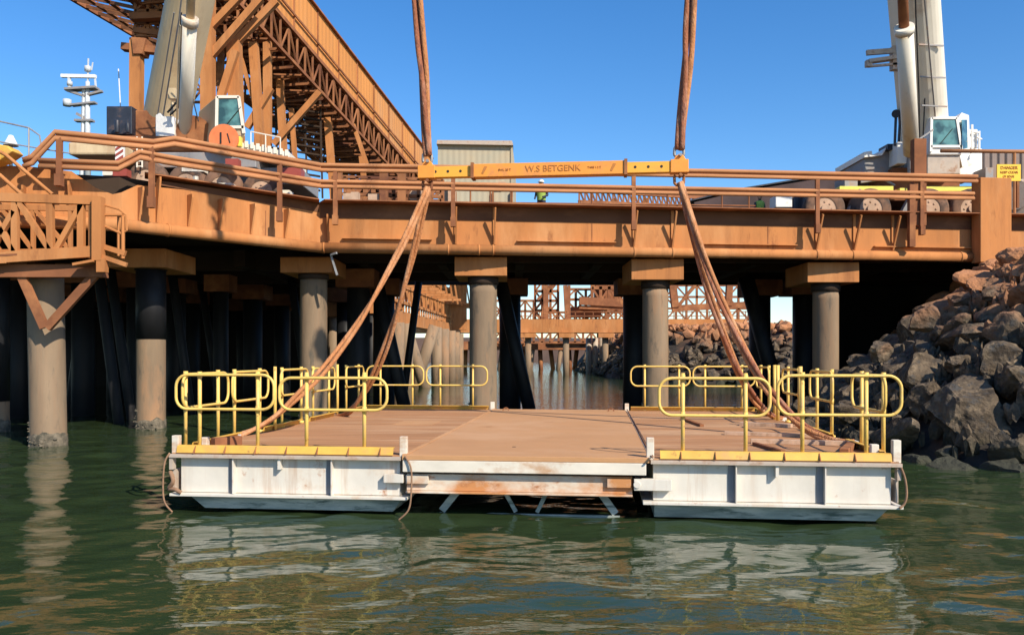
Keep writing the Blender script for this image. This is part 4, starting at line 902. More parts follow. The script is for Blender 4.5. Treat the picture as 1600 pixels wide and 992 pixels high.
# ------------------------------------------------------------------ wharf things behind
o = MB(); pbox(o, 1534, 1640, 238, 300, 33.5, .15); tag(o.build('ribbed_fence', M['fence'], origin=W(1560, 300, 33.5)), 'dark ribbed sheet fence at the right edge behind the yellow sign', 'fence')
sg = thing('warning_sign', W(1576, 284, 29.2), 'yellow sign with three brown lines on the plate column at the right', 'sign')
o = MB(); pbox(o, 1558, 1595, 257, 283, 29.2, .05); bd = o.build('board', M['signy'], sg)
for k, (a, c) in enumerate(((1564, 1590), (1563, 1591), (1567, 1585))):
    pass
text_mesh('lettering', 'DANGER', .15, M['darkmark'], bd, W(1577, 262.5, 29.19), (1, 0, 0), (0, 0, 1)); text_mesh('lettering', 'KEEP CLEAR', .115, M['darkmark'], bd, W(1577, 269.5, 29.19), (1, 0, 0), (0, 0, 1)); text_mesh('lettering', 'OF EDGE', .1, M['darkmark'], bd, W(1576, 276, 29.19), (1, 0, 0), (0, 0, 1))
o = MB(); o.bar(W(1590, 283, 29.26), W(1590, 325, 29.26), .08, .08); o.build('post', M['rustd'], sg)
o = MB(); pbox(o, 1212, 1238, 305, 324, 33.5, .8); tag(o.build('white_crate', M['cwhite'], origin=W(1225, 324, 33.5), bevel=.03), 'white box on the wharf beside the worker in yellow, under the rail', 'box')
o = MB()
for px, py, rr in ((1585, 305, .55), (1600, 330, .6)): o.tube([W(px, py, 31), W(px, py, 32)], rr, 16)
pbox(o, 1585, 1640, 280, 292, 31.5, .5); tag(o.build('cable_reel', M['flange'], origin=W(1590, 335, 31)), 'dusty reels at the right edge behind the plate column', 'reel')
o = MB(); pbox(o, 1255, 1290, 298, 340, 34.5, 1.2); pbox(o, 1240, 1262, 308, 340, 35, 1.2); tag(o.build('dark_generator', M['navy'], origin=W(1265, 340, 35), bevel=.06), 'dark machine on the wharf left of the right crane wheels', 'machine')
# low dark shed behind the machines
o = MB(); o.prism([W(1085, 350, 36.6), W(1085, 316, 36.6), W(1155, 299, 36.6), W(1350, 267, 36.6), W(1420, 262, 36.6), W(1420, 350, 36.6)], (0, 2.0, 0))
sh = thing('lean_to_shed', W(1250, 350, 37), 'dark low shed with sloping roof rising behind the wharf rails towards the right crane', 'shed')
o.build('wall', M['stock'], sh); o = MB()
for p, q_ in ((W(1080, 314, 36.5), W(1155, 296.5, 36.5)), (W(1155, 296.5, 36.5), W(1350, 264.5, 36.5)), (W(1350, 264.5, 36.5), W(1424, 259.5, 36.5))): o.prism([p, q_, q_ + Vector((0, 2.2, 0)), p + Vector((0, 2.2, 0))], (0, 0, .06))
o.build('roof', M['navy'], sh)

# building
bd = thing('transfer_building', W(745, 325, 72), 'pale green-grey ribbed building standing behind the left end of the lifting beam', 'building')
def wall_(x0, x1, y0, y1, D, dep, m, nm, par, **k):
    q = MB(); pbox(q, x0, x1, y0, y1, D, dep); return q.build(nm, M[m], par, **k)
wall_(684, 800, 224, 400, 72, 9, 'shedwall', 'wall', bd)
q = MB(); q.prism([W(798, 226, 71.9), W(800.5, 224, 71.9), W(802, 250, 71.9), W(802, 400, 71.9), W(798, 400, 71.9)], (.3, 10, 0)); q.build('side_wall', M['shedwall'], bd)
q = MB(); q.prism([W(682, 225, 71.6), W(802, 227, 71.6), W(800, 220, 71.6), W(683, 219, 71.6)], (0, 10, 0)); q.build('roof', M['flange'], bd)
q = MB()
for px in (712, 770, 799): q.bar(W(px, 300, 71.8), W(px, 400, 71.8), .18, .18, (0, 1, 0))
q.build('downpipe', M['rustd'], bd)
q = MB(); pbox(q, 700, 712, 285, 330, 71.0, .8); pbox(q, 778, 790, 284, 290, 71.5, .3); q.build('cladding_patch', M['dusty'], bd)

# conveyor gallery climbing towards the viewer at the left
cg = thing('conveyor_gallery', W(560, 200, 66), 'huge orange conveyor gallery with clad side and open lattice underneath at the upper left', 'conveyor')
# near truss plane: top and bottom edge of the cladding through two depths
Dn, Df = 44.0, 84.0
def K(px0, py0, px1, py1, D0_, D1_, t): a = W(px0, py0, D0_); c = W(px1, py1, D1_); return a.lerp(c, t)
Bn, Bf = W(362, -62, 46), W(655, 278, 80)          # bottom edge of the cladding
dirg = (Bf - Bn); Lg = dirg.length; dg_ = dirg.normalized()
TopZ = Vector((0, 0, 3.35))
def gp(s, off=0.0, dz=0.0):      # s 0..1 along, off to the left, dz up
    p = Bn + dirg * s; lat = Vector((-dg_.y, dg_.x, 0)).normalized() ; return p + lat * off + Vector((0, 0, dz))
q = MB(); q.hexa([gp(-.25), gp(1.12), gp(1.12, .12), gp(-.25, .12), gp(-.25, 0, 3.35), gp(1.12, 0, 3.35), gp(1.12, .12, 3.35), gp(-.25, .12, 3.35)]); q.build('cladding', M['clad'], cg)
q = MB(); q.hexa([gp(-.25, .2, .3), gp(1.12, .2, .3), gp(1.12, 5.6, .3), gp(-.25, 5.6, .3), gp(-.25, .2, 3.3), gp(1.12, .2, 3.3), gp(1.12, 5.6, 3.3), gp(-.25, 5.6, 3.3)]); q.build('belt_housing', M['rustd'], cg)
q = MB()
for s in np.arange(-.2, 1.12, .105): q.bar(gp(s, -.04, 0), gp(s, -.04, 3.35), .1, .08, (0, 1, 0))
q.build('cladding_joint', M['lattice'], cg)
q = MB(); q.bar(gp(-.25, -.05, .02), gp(1.12, -.05, .02), .22, .25); q.bar(gp(-.25, -.02, -2.0), gp(1.12, -.02, -2.0), .2, .2); q.bar(gp(-.25, 5.6, .02), gp(1.12, 5.6, .02), .25, .25); q.bar(gp(-.25, 5.6, -2.0), gp(1.12, 5.6, -2.0), .22, .22); q.build('chord', M['rustd'], cg)
q = MB(); k = 0
ss = np.arange(-.24, 1.1, .034)
for i, s in enumerate(ss):
    s2 = s + .034
    for off in (0.0, 5.6):
        q.bar(gp(s, off, 0), gp(s, off, -2.0), .12, .12, (0, 1, 0)); q.bar(gp(s, off, 0 if i % 2 else -2), gp(s2, off, -2 if i % 2 else 0), .1, .1, (0, 1, 0))
q.build('side_lattice', M['lattice'], cg)
q = MB()
for i, s in enumerate(ss):
    q.bar(gp(s, 0, -2), gp(s, 5.6, -2), .16, .16); q.bar(gp(s, 0, 0), gp(s, 5.6, 0), .2, .3)
    if i % 2: q.bar(gp(s, 0, -2), gp(s + .034, 5.6, -2), .1, .1)
    else: q.bar(gp(s, 5.6, -2), gp(s + .034, 0, -2), .1, .1)
    q.bar(gp(s, 1.6, -.3), gp(s, 1.6, -1.5), .1, .1, (0, 1, 0)); q.bar(gp(s + .01, 0.8, -1.2), gp(s + .01, 3.2, -1.2), .1, .3)
for off in (1.2, 2.9, 4.4): q.bar(gp(-.25, off, -.3), gp(1.1, off, -.3), .14, .2)
q.build('underside_frame', M['lattice'], cg)
q = MB(); q.bar(gp(-.25, -.16, 1.0), gp(1.12, -.16, 1.0), .08, .14); q.bar(gp(-.25, -.1, 3.38), gp(1.12, -.1, 3.38), .25, .1); q.build('cable_tray', M['rustd'], cg)
# walkway slung left of it (wide second strip, more open)
wk = thing('walkway_gallery', W(300, 60, 60), 'open dark lattice walkway running beside the conveyor gallery across the upper left corner', 'walkway')
q = MB(); q2 = MB()
Ln, Lf = W(-10, -75, 50), W(612, 292, 82)
for i in range(46):
    s = i / 45; p = Ln.lerp(Lf, s); pr_ = gp(-.06 + 1.1 * s, 7.0, -1.0); 
    q.bar(p, p + (pr_ - p) * .96, .14, .2); 
    if i < 45:
        p2 = Ln.lerp(Lf, s + 1 / 45); r2 = gp(-.06 + 1.1 * (s + 1 / 45), 7.0, -1.0)
        if i % 3 == 0: q.bar(p, r2, .1, .1)
        for f_ in (.3, .62): q.bar(p.lerp(pr_, f_), p2.lerp(r2, f_), .3, .1)
        q2.bar(p, p + Vector((0, 0, 1.1)), .05, .05, (0, 1, 0))
q.build('floor_frame', M['lattice'], wk)
q = MB(); q.bar(Ln, Lf, .22, .35); q.bar(gp(-.06, 7, -1), gp(1.04, 7, -1), .22, .3); q.build('edge_beam', M['rustd'], wk)
q2.bar(Ln + Vector((0, 0, 1.1)), Lf + Vector((0, 0, 1.1)), .05, .05); q2.build('hand_rail', M['lattice'], wk)
# support trestles
def leg(t, x0, y0, x1, y1, D, wd, m='rust'):
    q = MB(); q.bar(W(x0, y0, D), W(x1, y1, D), wd, wd, (0, 1, 0)); return q.build('leg', M[m], t)
def br(t, x0, y0, x1, y1, D, wd=.3, D2=None, m='rust'):
    q = MB(); q.bar(W(x0, y0, D), W(x1, y1, D2 or D), wd, wd, (0, 1, 0)); return q.build('brace', M[m], t)
t1 = thing('trestle', W(325, 330, 45), 'tall orange trestle of heavy columns and braces rising behind the left crane cab', 'trestle')
leg(t1, 325, -60, 325, 340, 44, .62); leg(t1, 366, 64, 374, 340, 45, .66); leg(t1, 346, -40, 343, 340, 52, .35, 'rustd')
br(t1, 326, 92, 408, -2, 44, .36); br(t1, 326, 46, 380, -10, 44, .34); br(t1, 366, 70, 432, 2, 45, .36); br(t1, 338, 175, 368, 80, 44.5, .36); br(t1, 300, 60, 326, 140, 47, .2, m='rustd')
t2 = thing('trestle', W(410, 330, 52), 'orange trestle with inclined braces standing right of the left crane cab', 'trestle')
leg(t2, 396, 68, 414, 340, 50, .5); leg(t2, 418, 66, 418, 340, 52, .45); leg(t2, 403, 60, 400, 340, 56, .3, 'rustd'); leg(t2, 437, 120, 448, 340, 56, .45)
br(t2, 386, 200, 424, 138, 50, .36); br(t2, 428, 226, 500, 144, 52, .36); br(t2, 372, 75, 400, 170, 50, .22); br(t2, 385, 20, 408, 56, 50, .22)
t3 = thing('trestle', W(520, 330, 64), 'slim orange trestle under the lower half of the conveyor gallery', 'trestle')
leg(t3, 512, 185, 524, 340, 62, .5); leg(t3, 565, 245, 575, 340, 66, .4); br(t3, 552, 195, 575, 262, 64, .3); br(t3, 455, 170, 465, 300, 58, .3)
t4 = thing('trestle', W(213, 330, 46), 'single thick orange column holding the walkway left of the crane boom', 'trestle')
leg(t4, 214, 62, 212, 340, 44, .56); q = MB(); q.bar(W(192, 74, 44), W(246, 80, 44), .5, .35); q.prism([W(205, 58, 43.6), W(228, 60, 43.6), W(222, 84, 43.6), W(208, 84, 43.6)], (0, .8, 0)); q.build('column_head', M['rustd'], t4)
# messy pipework under the gallery, near the crane
pw = thing('pipe_rack', W(290, 60, 48), 'tangle of brown pipes and small platforms between the crane boom and the trestle', 'pipes')
q = MB(); 
def frame2(q, x0, x1, y0, y1, D, nx, ny, w_, skew=0.0, diag=True):
    """braced frame: uprights, rails and alternating diagonals, all joined"""
    def P(i, j): return W(x0 + (x1 - x0) * i / nx, y0 + (y1 - y0) * j / ny + skew * (x0 + (x1 - x0) * i / nx - x0), D)
    for i in range(nx + 1): q.bar(P(i, 0), P(i, ny), w_, w_, (0, 1, 0))
    for j in range(ny + 1): q.bar(P(0, j), P(nx, j), w_, w_)
    if diag:
        for i in range(nx):
            for j in range(ny):
                a, c = (P(i, j), P(i + 1, j + 1)) if (i + j) % 2 else (P(i, j + 1), P(i + 1, j))
                q.bar(a, c, w_ * .7, w_ * .7, (0, 1, 0))
frame2(q, 212, 330, -40, 56, 47, 6, 5, .16); frame2(q, 216, 326, -40, 48, 50, 4, 7, .14, 0, False)
frame2(q, 300, 330, -20, 160, 46.5, 2, 9, .13); frame2(q, 332, 392, -30, 60, 48.5, 3, 4, .14)
q.bar(W(205, 28, 46.4), W(330, 22, 46.4), .5, .35); q.bar(W(210, 48, 47), W(300, 60, 47), .4, .3)
q.build('steel_frame', M['lattice'], pw)
q = MB()
for k in range(9):      # ladder-like walkways hung under the gallery
    D = 58 + k * 2.2; x = 345 + k * 27; y = 40 + k * 22; frame2(q, x, x + 55, y + 12, y + 40, D, 4, 2, .13, .12)
q.build('pipework', M['lattice'], pw)
q = MB()
for i in range(12):
    y0 = 165 + i * 11; q.bar(W(425, y0, 60), W(500, y0 + 12, 60), .25, .12)
for x in (430, 452, 476, 500): q.bar(W(x, 150, 60), W(x + 4, 310, 60), .12, .12, (0, 1, 0))
q.build('stair_tower', M['under'], pw)

# equipment standing on the wharf behind the rails, middle
lc_ = thing('low_conveyor', W(1000, 320, 60), 'low brown lattice conveyor running level behind the rail in the middle', 'conveyor')
q = MB(); q.bar(W(905, 296, 52), W(1180, 314, 70), .2, .3); q.bar(W(905, 316, 52), W(1180, 327, 70), .2, .25); q.build('chord', M['rustd'], lc_)
q = MB()
a0_, a1_, c0_, c1_ = W(905, 296, 52), W(1180, 314, 70), W(905, 318, 52), W(1180, 328, 70)
for i in range(40):
    s = i / 40; q.bar(a0_.lerp(a1_, s), c0_.lerp(c1_, s), .1, .1, (0, 1, 0)); q.bar(a0_.lerp(a1_, s), c0_.lerp(c1_, s + .025), .1, .1, (0, 1, 0))
q.build('side_lattice', M['lattice'], lc_)
q = MB()
for px in (960, 1010, 1070, 1130): q.bar(W(px, 310, 60), W(px, 350, 60), .3, .3, (0, 1, 0))
q.build('leg', M['rustd'], lc_)
ug = thing('pipe_rack', W(620, 325, 50), 'brown pipes and frames seen between the rails left of the beam end', 'pipes')
q = MB(); frame2(q, 520, 692, 276, 330, 46, 9, 2, .16, .03); frame2(q, 540, 690, 284, 330, 50, 6, 3, .2)
for x in (528, 600, 628, 668): q.bar(W(x, 268, 45), W(x, 335, 45), .42, .4, (0, 1, 0))
q.build('pipework', M['lattice'], ug)
q = MB(); pbox(q, 536, 552, 302, 330, 44, .5); pbox(q, 575, 592, 303, 330, 45, .5); pbox(q, 640, 660, 298, 330, 46, .5); pbox(q, 548, 560, 300, 318, 43, .5); q.build('cabinet', M['dusty'], ug)
q = MB(); q.tube([W(672, 300, 40), W(672, 300, 41)], .01, 5)

# ship mast far behind
sm_ = thing('ship_mast', W(130, 260, 120), 'pale ship mast with white radar scanner and aerials far behind at the left', 'mast')
D = 120
q = MB(); q.tube([W(137, 300, D), W(137, 128, D)], .5, 8, r2=.3); q.tube([W(127, 300, D), W(131, 140, D)], .35, 6, r2=.25); q.build('pole', M['galv'], sm_)
q = MB(); q.bar(W(96, 119, D), W(150, 120, D), .5, .45); q.build('radar_scanner', M['dome'], sm_)
q = MB(); q.bar(W(104, 141, D), W(152, 138, D), 1.5, .3); q.bar(W(112, 165, D), W(150, 161, D), 1, .25); q.bar(W(118, 189, D), W(146, 189, D), 1, .3); q.bar(W(103, 141, D), W(130, 150, D), .8, .3); q.bar(W(131, 150, D), W(160, 143, D), .6, .3); q.bar(W(120, 178, D), W(135, 186, D), .5, .4); q.build('platform', M['cgrey'], sm_)
q = MB(); q.tube([W(137, 128, D), W(138, 92, D)], .12, 5); q.tube([W(108, 120, D), W(109, 141, D)], .25, 5); q.tube([W(148, 120, D), W(150, 139, D)], .15, 5); q.tube([W(137, 112, D), W(137, 104, D)], .45, 8); q.tube([W(143, 110, D), W(145, 98, D)], .1, 5); q.tube([W(105, 166, D), W(105, 156, D)], .6, 8); q.tube([W(109, 134, D), W(109, 128, D)], .4, 8); q.build('aerial', M['galv'], sm_)
q = MB(); q.tube([W(190, 200, 60), W(185, 108, 60)], .04, 5); tag(q.build('whip_antenna', M['dome'], origin=W(190, 200, 60)), 'thin white whip antenna between ship mast and orange column', 'antenna')

# ------------------------------------------------------------------ far side seen through the piles
fb = thing('far_trestle_bridge', W(900, 585, 95), 'orange trestle bridge on thin piles far behind, seen through the middle gap', 'bridge')
q = MB(); q.box((3, 95, zat(510, 95)), (46, 3.5, 1.5)); q.build('girder', M['rust'], fb)
q = MB()
for px in (757, 825, 884, 945, 1005, 1066, 1130):
    x = (px - 800) / F * 94; q2 = MB(); q2.tube([(x, 93.6, -1), (x, 93.6, zat(528, 94))], .36, 10); q2.build('pile', M['pile'], fb)
    q2 = MB(); q2.box((x, 93.6, zat(524, 94) - .02), (1.7, 2, .5)); q2.build('pile_cap', M['rust'], fb)
q = MB()
for z in (494, 487): q.bar(W(740, z, 94), W(1170, z, 94), .08, .08)
for px in range(745, 1170, 14): q.bar(W(px, 486, 94), W(px, 502, 94), .08, .08, (0, 1, 0))
q.build('hand_rail', M['rustd'], fb)
q = MB()
for x0, y0, x1, y1, wd in ((848, 500, 856, 446, .5), (853, 500, 853, 446, .6), (886, 500, 883, 446, .45), (889, 500, 889, 446, .35), (905, 470, 975, 474, .9), (840, 468, 870, 440, .3), (905, 480, 975, 482, .4)): q.bar(W(x0, y0, 96), W(x1, y1, 96), wd, wd, (0, 1, 0))

frame2(q, 836, 872, 440, 500, 97, 3, 4, .3); frame2(q, 884, 978, 452, 500, 99, 6, 3, .3); frame2(q, 925, 965, 430, 470, 97, 3, 2, .35)
q.box(W(950, 462, 100), (3.2, 2, 3.0)); q.box(W(915, 488, 98), (3.5, 2, 1.2))
q.build('superstructure', M['rustd'], fb)
q = MB(); q.bar(W(1050, 440, 95), W(1055, 480, 95), .8, .8, (0, 1, 0)); q.bar(W(1060, 478, 95), W(1090, 440, 95), .35, .35, (0, 1, 0)); q.bar(W(1050, 482, 95), W(1170, 476, 95), .5, .7); q.bar(W(1140, 440, 95), W(1138, 478, 95), .7, .7, (0, 1, 0)); q.build('portal_frame', M['rustd'], fb)
fj = thing('far_jetty', W(880, 583, 130), 'low rusty jetty on rows of thin piles farthest behind, under the orange trestle bridge', 'jetty')
q = MB(); q.box((9, 131, zat(540, 130)), (40, 5, 1.3)); q.build('deck_girder', M['rustd'], fj)
rr = random.Random(4)
for k in range(26):
    x = -10 + k * 1.45 + rr.uniform(-.3, .3); q = MB(); q.tube([(x + rr.uniform(-.8, .8), 129 + (k % 3) * 1.5, -1), (x, 129 + (k % 3) * 1.5, zat(544, 130))], .35, 8); q.build('pile', M[('pile', 'rustd', 'rust')[k % 3]], fj)
q = MB(); frame2(q, 755, 860, 470, 535, 126, 8, 4, .35); frame2(q, 860, 975, 488, 535, 128, 9, 3, .35); frame2(q, 1040, 1170, 446, 500, 118, 8, 3, .3); q.build('steelwork', M['rustd'], fj)
wl = MB(); 
for px in (920, 930, 941): wl.tube([W(px, 585, 100) , W(px, 528, 100)], .35, 8)
tag(wl.build('sheet_wall', M['flange'], origin=W(930, 585, 100)), 'pale vertical pipes under the far bridge beside the boulders', 'pipes')

jt = thing('loading_jetty', W(670, 600, 62), 'orange lattice jetty on a close row of piles behind, left of the middle pile', 'jetty')
J0, J1 = W(600, 492, 52), W(716, 516, 86)
q = MB(); q.bar(J0, J1, .5, .9); q.bar(J0 + Vector((0, 0, 1.1)), J1 + Vector((0, 0, 1.1)), .3, .2); q.build('deck_girder', M['rust'], jt)
q = MB(); rr = random.Random(2)
for i in range(34):
    s = i / 34; p = J0.lerp(J1, s); q.bar(p, p + Vector((0, 0, 1.1)), .14, .14, (0, 1, 0))
    p2 = J0.lerp(J1, (i + 1) / 34)
    q.bar(p + Vector((0, 0, 1.1)), p + Vector((0, 0, 3.6)), .16, .16, (0, 1, 0)); q.bar(p + Vector((0, 0, 1.1 if i % 2 else 3.6)), p2 + Vector((0, 0, 3.6 if i % 2 else 1.1)), .14, .14, (0, 1, 0))
    if i % 3 == 0: q.bar(p + Vector((0, 0, 3.6)), p + Vector((1.2, 0, 5.4)), .16, .16, (0, 1, 0)); q.bar(p + Vector((1.2, 0, 5.4)), p2 + Vector((1.6, 0, 2)), .14, .14, (0, 1, 0)); q.bar(p + Vector((-.6, 0, 2.3)), p + Vector((2.0, 0, 2.3)), .2, .2)
q.bar(J0 + Vector((0, 0, 2.2)), J1 + Vector((0, 0, 2.4)), .25, .25); q.bar(J0 + Vector((0, 0, 3.4)), J1 + Vector((0, 0, 3.7)), .3, .35)
q.build('lattice', M['rust'], jt)
q = MB(); p = J1; q.box(W(716, 478, 80), (1.6, 1, 4.6)); q.build('tower', M['rust'], jt)
for px, D, rk_ in ((636, 56, 0), (648, 58, .35), (664, 60, -.35), (682, 64, 0), (694, 68, 0), (705, 73, 0), (712, 78, 0), (718, 84, 0), (622, 54, 0)):
    x = (px - 800) / F * D; s = (D - 52) / 34; top = HC + J0.lerp(J1, min(1, s)).z - HC - .4
    q = MB(); q.tube([(x + rk_ * 3, D, -1), (x - rk_ * 2, D, top)], .42, 10); q.build('pile', M['pile'], jt)

# rubble bank far behind and the shore
def rockshape(seed, sub=2, cuts=11, rough=.06):
    bm = bmesh.new(); bmesh.ops.create_icosphere(bm, subdivisions=sub, radius=1.0); rr = random.Random(seed)
    st = Vector((rr.uniform(.85, 1.35), rr.uniform(.7, 1.1), rr.uniform(.6, .9)))
    pl = []
    for k in range(cuts):
        nn = Vector((rr.gauss(0, 1), rr.gauss(0, 1), rr.gauss(0, 1))).normalized(); pl.append((nn, rr.uniform(.40, .78)))
    vs = []
    for v in bm.verts:
        c = v.co.copy()
        for _ in range(2):
            for nn, dd in pl:
                e = c.dot(nn) - dd
                if e > 0: c -= nn * e
        c *= 1 + rough * noise.fractal(c * 2.2 + Vector((seed * 3.1, 0, 0)), .9, 2.0, 4)
        vs.append(Vector((c.x * st.x, c.y * st.y, c.z * st.z)))
    fs = [tuple(v.index for v in f.verts) for f in bm.faces]; bm.free(); return vs, fs
small = [rockshape(100 + k, 1, 8, .05) for k in range(8)]
rr = random.Random(21)
q = MB()
def farh(x, D):   # height of the far bank: toe runs from (13,68) away to the left
    toe = 70 + (13.2 - x) * 5.6 if x < 13.2 else 68 - (x - 13.2) * .6
    return max(-0.6, min(4.7, (D - toe) * .62, max(-.6, (x - 9.6) * 1.2)))
for k in range(4600):
    x = rr.uniform(2, 34); D = rr.uniform(58, 122); h = farh(x, D)
    if h < -.2 or h > 7.5: continue
    s = rr.uniform(.25, .75); vs, fs = small[k % 8]; m = Matrix.Rotation(rr.uniform(0, 6), 3, (rr.random(), rr.random(), rr.random() + .1)) * s
    q.add([Vector((x, D, h)) + m @ v for v in vs], fs)
tag(q.build('far_boulders', M['rock'], origin=(18, 75, 0)), 'far slope of loose boulders seen through the gaps under the wharf', 'boulders', kind='stuff')
def hfield(name, m, xs, ys, fn, kind='structure'):
    vs = [(x, y, fn(x, y)) for y in ys for x in xs]; nx = len(xs)
    fs = [(j * nx + i, j * nx + i + 1, (j + 1) * nx + i + 1, (j + 1) * nx + i) for j in range(len(ys) - 1) for i in range(nx - 1)]
    mb = MB(); mb.add(vs, fs); return tag(mb.build(name, m), kind=kind)
hfield('far_bank', M['soil'], [-12 + i * 1.2 for i in range(75)], [50 + j * 1.5 for j in range(60)], lambda x, y: farh(x, y) - .35 + .3 * noise.noise(Vector((x * .5, y * .5, 0))))
hfield('far_shore', M['shore'], [-900 + i * 30 for i in range(61)], [340, 352, 370, 420, 600], lambda x, y: -1 if y < 345 else (11 + 4 * noise.noise(Vector((x * .01, y * .01, 3)))) if y < 590 else -1)

# ------------------------------------------------------------------ near bank with riprap
def toe(D):
    pts = [(10, 15.5), (13, 12.5), (15.5, 10.4), (17, 8.9), (19, 8.2), (21.5, 7.9), (24, 8.3), (27, 9.3), (30, 10.9), (36, 13.6), (40, 15.0), (60, 19)]
    for (a, x), (c, y) in zip(pts, pts[1:]):
        if D <= c: return x + (y - x) * (D - a) / (c - a)
    return 15
def bankh(x, D):
    h = (x - toe(D)) * .80
    return max(-1.5, min(5.0, h))
hfield('rock_bank', M['soil'], [6 + i * .5 for i in range(80)], [10 + j * .6 for j in range(53)], lambda x, y: bankh(x, y) - .45 + .25 * noise.noise(Vector((x, y, 0))))
rocks = [rockshape(k, 4, 11, .13) for k in range(14)]
rmesh = []
for k, (vs, fs) in enumerate(rocks):
    me = bpy.data.meshes.new('boulder'); me.from_pydata(vs, [], fs); me.materials.append(M['rock']); me.update(); rmesh.append(me)
def boulder(x, D, z, s, seed, label, rot=None, sc_=(1, 1, 1)):
    o = bpy.data.objects.new('boulder', rmesh[seed % len(rmesh)]); C.objects.link(o); rr_ = random.Random(seed * 7 + 1)
    o.location = (x, D, z); o.scale = tuple(s * a for a in sc_); o.rotation_euler = rot or (rr_.uniform(-.5, .5), rr_.uniform(-.5, .5), rr_.uniform(0, 6.28))
    tag(o, label, 'boulder', 'boulders of the rock bank right of the raft'); return (x, D, z, s)
placed = []
big = [ # px, py, width px, label
 (1538, 655, 150, 'large jagged grey boulder near the waterline, biggest of the bank'),
 (1445, 594, 112, 'broad pale grey boulder behind the right end of the raft rails'),
 (1568, 573, 92, 'rounded pale pitted boulder at the right edge above the jagged one'),
 (1503, 571, 50, 'angular grey boulder between the broad pale one and the rounded pale one'),
 (1412, 690, 118, 'dark brown boulder at the waterline just right of the raft'),
 (1478, 708, 30, 'small light stone in the dark gap above the water'),
 (1500, 745, 95, 'dark wet boulder half under water right of the raft'),
 (1572, 742, 88, 'pale mottled boulder at the waterline near the right edge'),
 (1597, 706, 80, 'dark mottled boulder at the right edge above the pale waterline one'),
 (1530, 525, 84, 'dark boulder with light face under the plate column'),
 (1450, 548, 64, 'slanting pale flat-faced boulder above the broad one'),
 (1395, 615, 62, 'bluish grey boulder right behind the last guard rail'),
 (1590, 520, 84, 'dark brown boulder high at the right edge'),
 (1428, 730, 56, 'low wet boulder with pale top beside the right rope'),
 (1362, 598, 56, 'grey boulder seen through the right guard rail'),
 (1330, 625, 60, 'dark boulder low behind the right guard rail'),
 (1445, 500, 62, 'boulder with orange top in the shade under the wharf'),
 (1508, 478, 60, 'orange-topped boulder right below the plate column'),
 (1570, 455, 72, 'orange boulder near the top of the bank under the girder end'),
 (1598, 600, 70, 'brown boulder at the right edge beside the rounded pale one'),
 (1478, 640, 60, 'grey boulder in shade left of the jagged one'),
 (1376, 545, 50, 'small orange-grey boulder beside the brownish pile'),
 (1480, 520, 46, 'small pale boulder between shaded rocks under the wharf'),
 (1345, 655, 70, 'brown boulder behind the right raft corner'),
]
def hit(px, py, lo_=13.5, hi_=40):
    D = lo_
    while D < hi_:
        p = W(px, py, D)
        if bankh(p.x, D) > p.z and p.z > -1.0: return D
        D += .1
    return None
for i, (px, py, wpx, lab) in enumerate(big):
    D = hit(px, py) or 20
    p = W(px, py, D); s = wpx / F * D / 2 / .90
    boulder(p.x, D + s * .25, p.z, s, 3 + i * 5, lab, None, (1, .9, .95)); placed.append((p.x, D, s))
rr = random.Random(77); n_ = 0; tries = 0
shared = 'grey-brown boulder among many alike on the rock bank beside and under the wharf'
while n_ < 276 and tries < 9000:
    tries += 1
    D = rr.uniform(14.5, 39); x = toe(D) + rr.uniform(-.5, 7.5); h = bankh(x, D)
    if x / D * F + 800 > 1740 or h < -.5: continue
    s = rr.choice([.35, .5, .6, .75, .85, .95]) * rr.uniform(.85, 1.15)
    if D < 24 and s > .65: s = .6
    if any((x - a) ** 2 + (D - b_) ** 2 < (.55 * (s + c_)) ** 2 for a, b_, c_ in placed): continue
    boulder(x, D, h - .1 * s, s, rr.randrange(1000), shared); placed.append((x, D, s)); n_ += 1
q = MB(); rr = random.Random(8); tiny_ = [rockshape(300 + k, 2, 8, .04) for k in range(8)]
for k in range(1100):      # rubble lodged between the boulders
    D = rr.uniform(14.5, 34); x = toe(D) + rr.uniform(-.6, 7.5); h = bankh(x, D)
    if h < .25: continue
    s = rr.uniform(.10, .28); vs, fs = tiny_[k % 8]; m = Matrix.Rotation(rr.uniform(0, 6), 3, (rr.random(), rr.random(), rr.random() + .1)) * s
    q.add([Vector((x, D, h + rr.uniform(-.25, .12))) + m @ v for v in vs], fs)
tag(q.build('rubble', M['rock'], origin=(11, 22, 1)), 'small broken stone lodged between the boulders of the bank', 'rubble', kind='stuff')
# slabs in the shade behind
q = MB(); q.box((21.5, 41.2, 3), (14.6, .6, 7)); tag(q.build('abutment_wall', M['abut'], origin=(21.5, 41.2, 0)), 'black abutment wall closing the space under the right part of the wharf', 'wall')

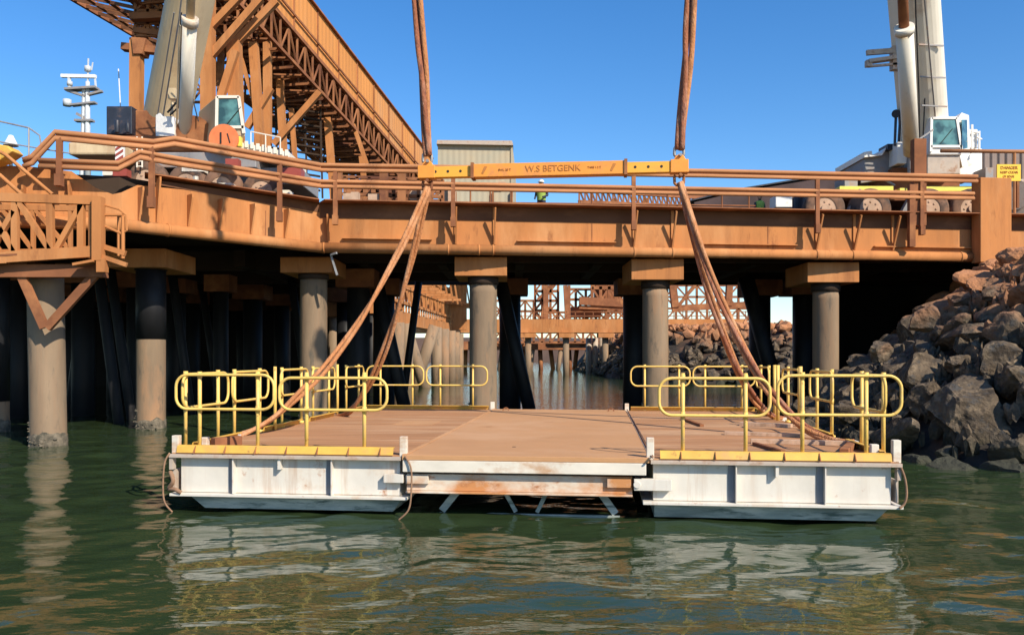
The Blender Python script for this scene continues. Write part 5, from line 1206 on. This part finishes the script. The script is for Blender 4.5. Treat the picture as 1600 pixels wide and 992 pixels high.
# ------------------------------------------------------------------ workers on the wharf
def person(px, py_head, D, label, rz=0.0, vest='hivisg', lean=0.0, sc_=1.0):
    hd = W(px, py_head, D); H = 1.76 * sc_; base = Vector((hd.x, D, hd.z - H))
    t = thing('person', base, label, 'person', rz=rz)
    def P(x, y, z): 
        v = Matrix.Rotation(rz, 3, 'Z') @ Vector((x, y + lean * max(0, z - .9) , z)); return base + v * sc_
    mb = MB()
    chains = [([(-.1, 0, .02), (-.1, 0, .1), (-.1, .01, .48), (-.1, 0, .9)], (.05, .05, .065, .09)), ([(.1, 0, .02), (.1, 0, .1), (.1, .02, .48), (.1, 0, .9)], (.05, .05, .065, .09)),
              ([(-.1, -.12, .04), (-.1, .04, .05)], (.045, .05)), ([(.1, -.12, .04), (.1, .04, .05)], (.045, .05)),
              ([(0, 0, .86), (0, 0, 1.0), (0, 0, 1.15), (0, 0, 1.3), (0, 0, 1.42)], (.15, .155, .15, .17, .11)), ([(-.13, 0, 1.36), (.13, 0, 1.36)], (.095, .095)),
              ([(0, 0, 1.4), (0, -.01, 1.55)], (.06, .055)), ([(0, -.01, 1.55), (0, -.015, 1.62), (0, -.01, 1.7)], (.075, .098, .07)),
              ([(-.19, 0, 1.38), (-.25, 0, 1.12), (-.2, -.22, .98)], (.065, .045, .035)), ([(.19, 0, 1.38), (.26, .02, 1.12), (.18, -.24, 1.02)], (.065, .045, .035)),
              ([(-.2, -.22, .98), (-.18, -.3, .97)], (.04, .03)), ([(.18, -.24, 1.02), (.16, -.33, 1.0)], (.04, .03)), ([(0, -.1, 1.6), (0, -.125, 1.585)], (.02, .014))]
    for pts, rs in chains:
        for i in range(len(pts) - 1):
            a, c = P(*pts[i]), P(*pts[i + 1]); mb.tube([a.lerp(c, k / 4) for k in range(5)], rs[i] * sc_, 12, r2=rs[i + 1] * sc_)
    o = mb.build('body', M['navycloth'], t); rm = o.modifiers.new('one_skin', 'REMESH'); rm.mode = 'VOXEL'; rm.voxel_size = .022; rm.use_smooth_shade = True
    # vest, head, helmet
    mb = MB(); n = 20; ringv = []
    prof = [(.17, .115, .92), (.172, .12, 1.05), (.175, .125, 1.2), (.205, .13, 1.32), (.19, .11, 1.41), (.09, .09, 1.46)]
    for rx, ry, z in prof:
        for k in range(n): a = 2 * math.pi * k / n; ringv.append(P(math.cos(a) * rx * 1.08, math.sin(a) * ry * 1.35, z))
    fs = [(i * n + j, i * n + (j + 1) % n, (i + 1) * n + (j + 1) % n, (i + 1) * n + j) for i in range(len(prof) - 1) for j in range(n)]
    mb.add(ringv, fs, True); mb.build('vest', M[vest], t)
    mb = MB(); mb.tube([P(0, -.012, 1.53), P(0, -.018, 1.58), P(0, -.018, 1.64)], .07 * sc_, 14, r2=.1 * sc_); mb.tube([P(0, -.105, 1.6), P(0, -.135, 1.585)], .022 * sc_, 6); mb.build('face', M['skin'], t)
    mb = MB()
    for k in range(6):
        a0_, a1_ = k * 15, (k + 1) * 15
        mb.tube([P(0, -.01, 1.65 + .12 * math.sin(R(a0_))), P(0, -.01, 1.65 + .12 * math.sin(R(a1_)))], .122 * math.cos(R(a0_)) * sc_, 18, r2=max(.004, .122 * math.cos(R(a1_))) * sc_)
    mb.tube([P(0, -.06, 1.645), P(0, -.06, 1.655)], .13 * sc_, 18); mb.build('helmet', M['dome'], t)
person(1187, 303, 35.5, 'worker in a lime safety vest standing behind the rail right of the beam end', .3)
person(846, 281, 33.5, 'worker in a lime safety vest standing behind the rails under the lifting beam lettering', -.4)
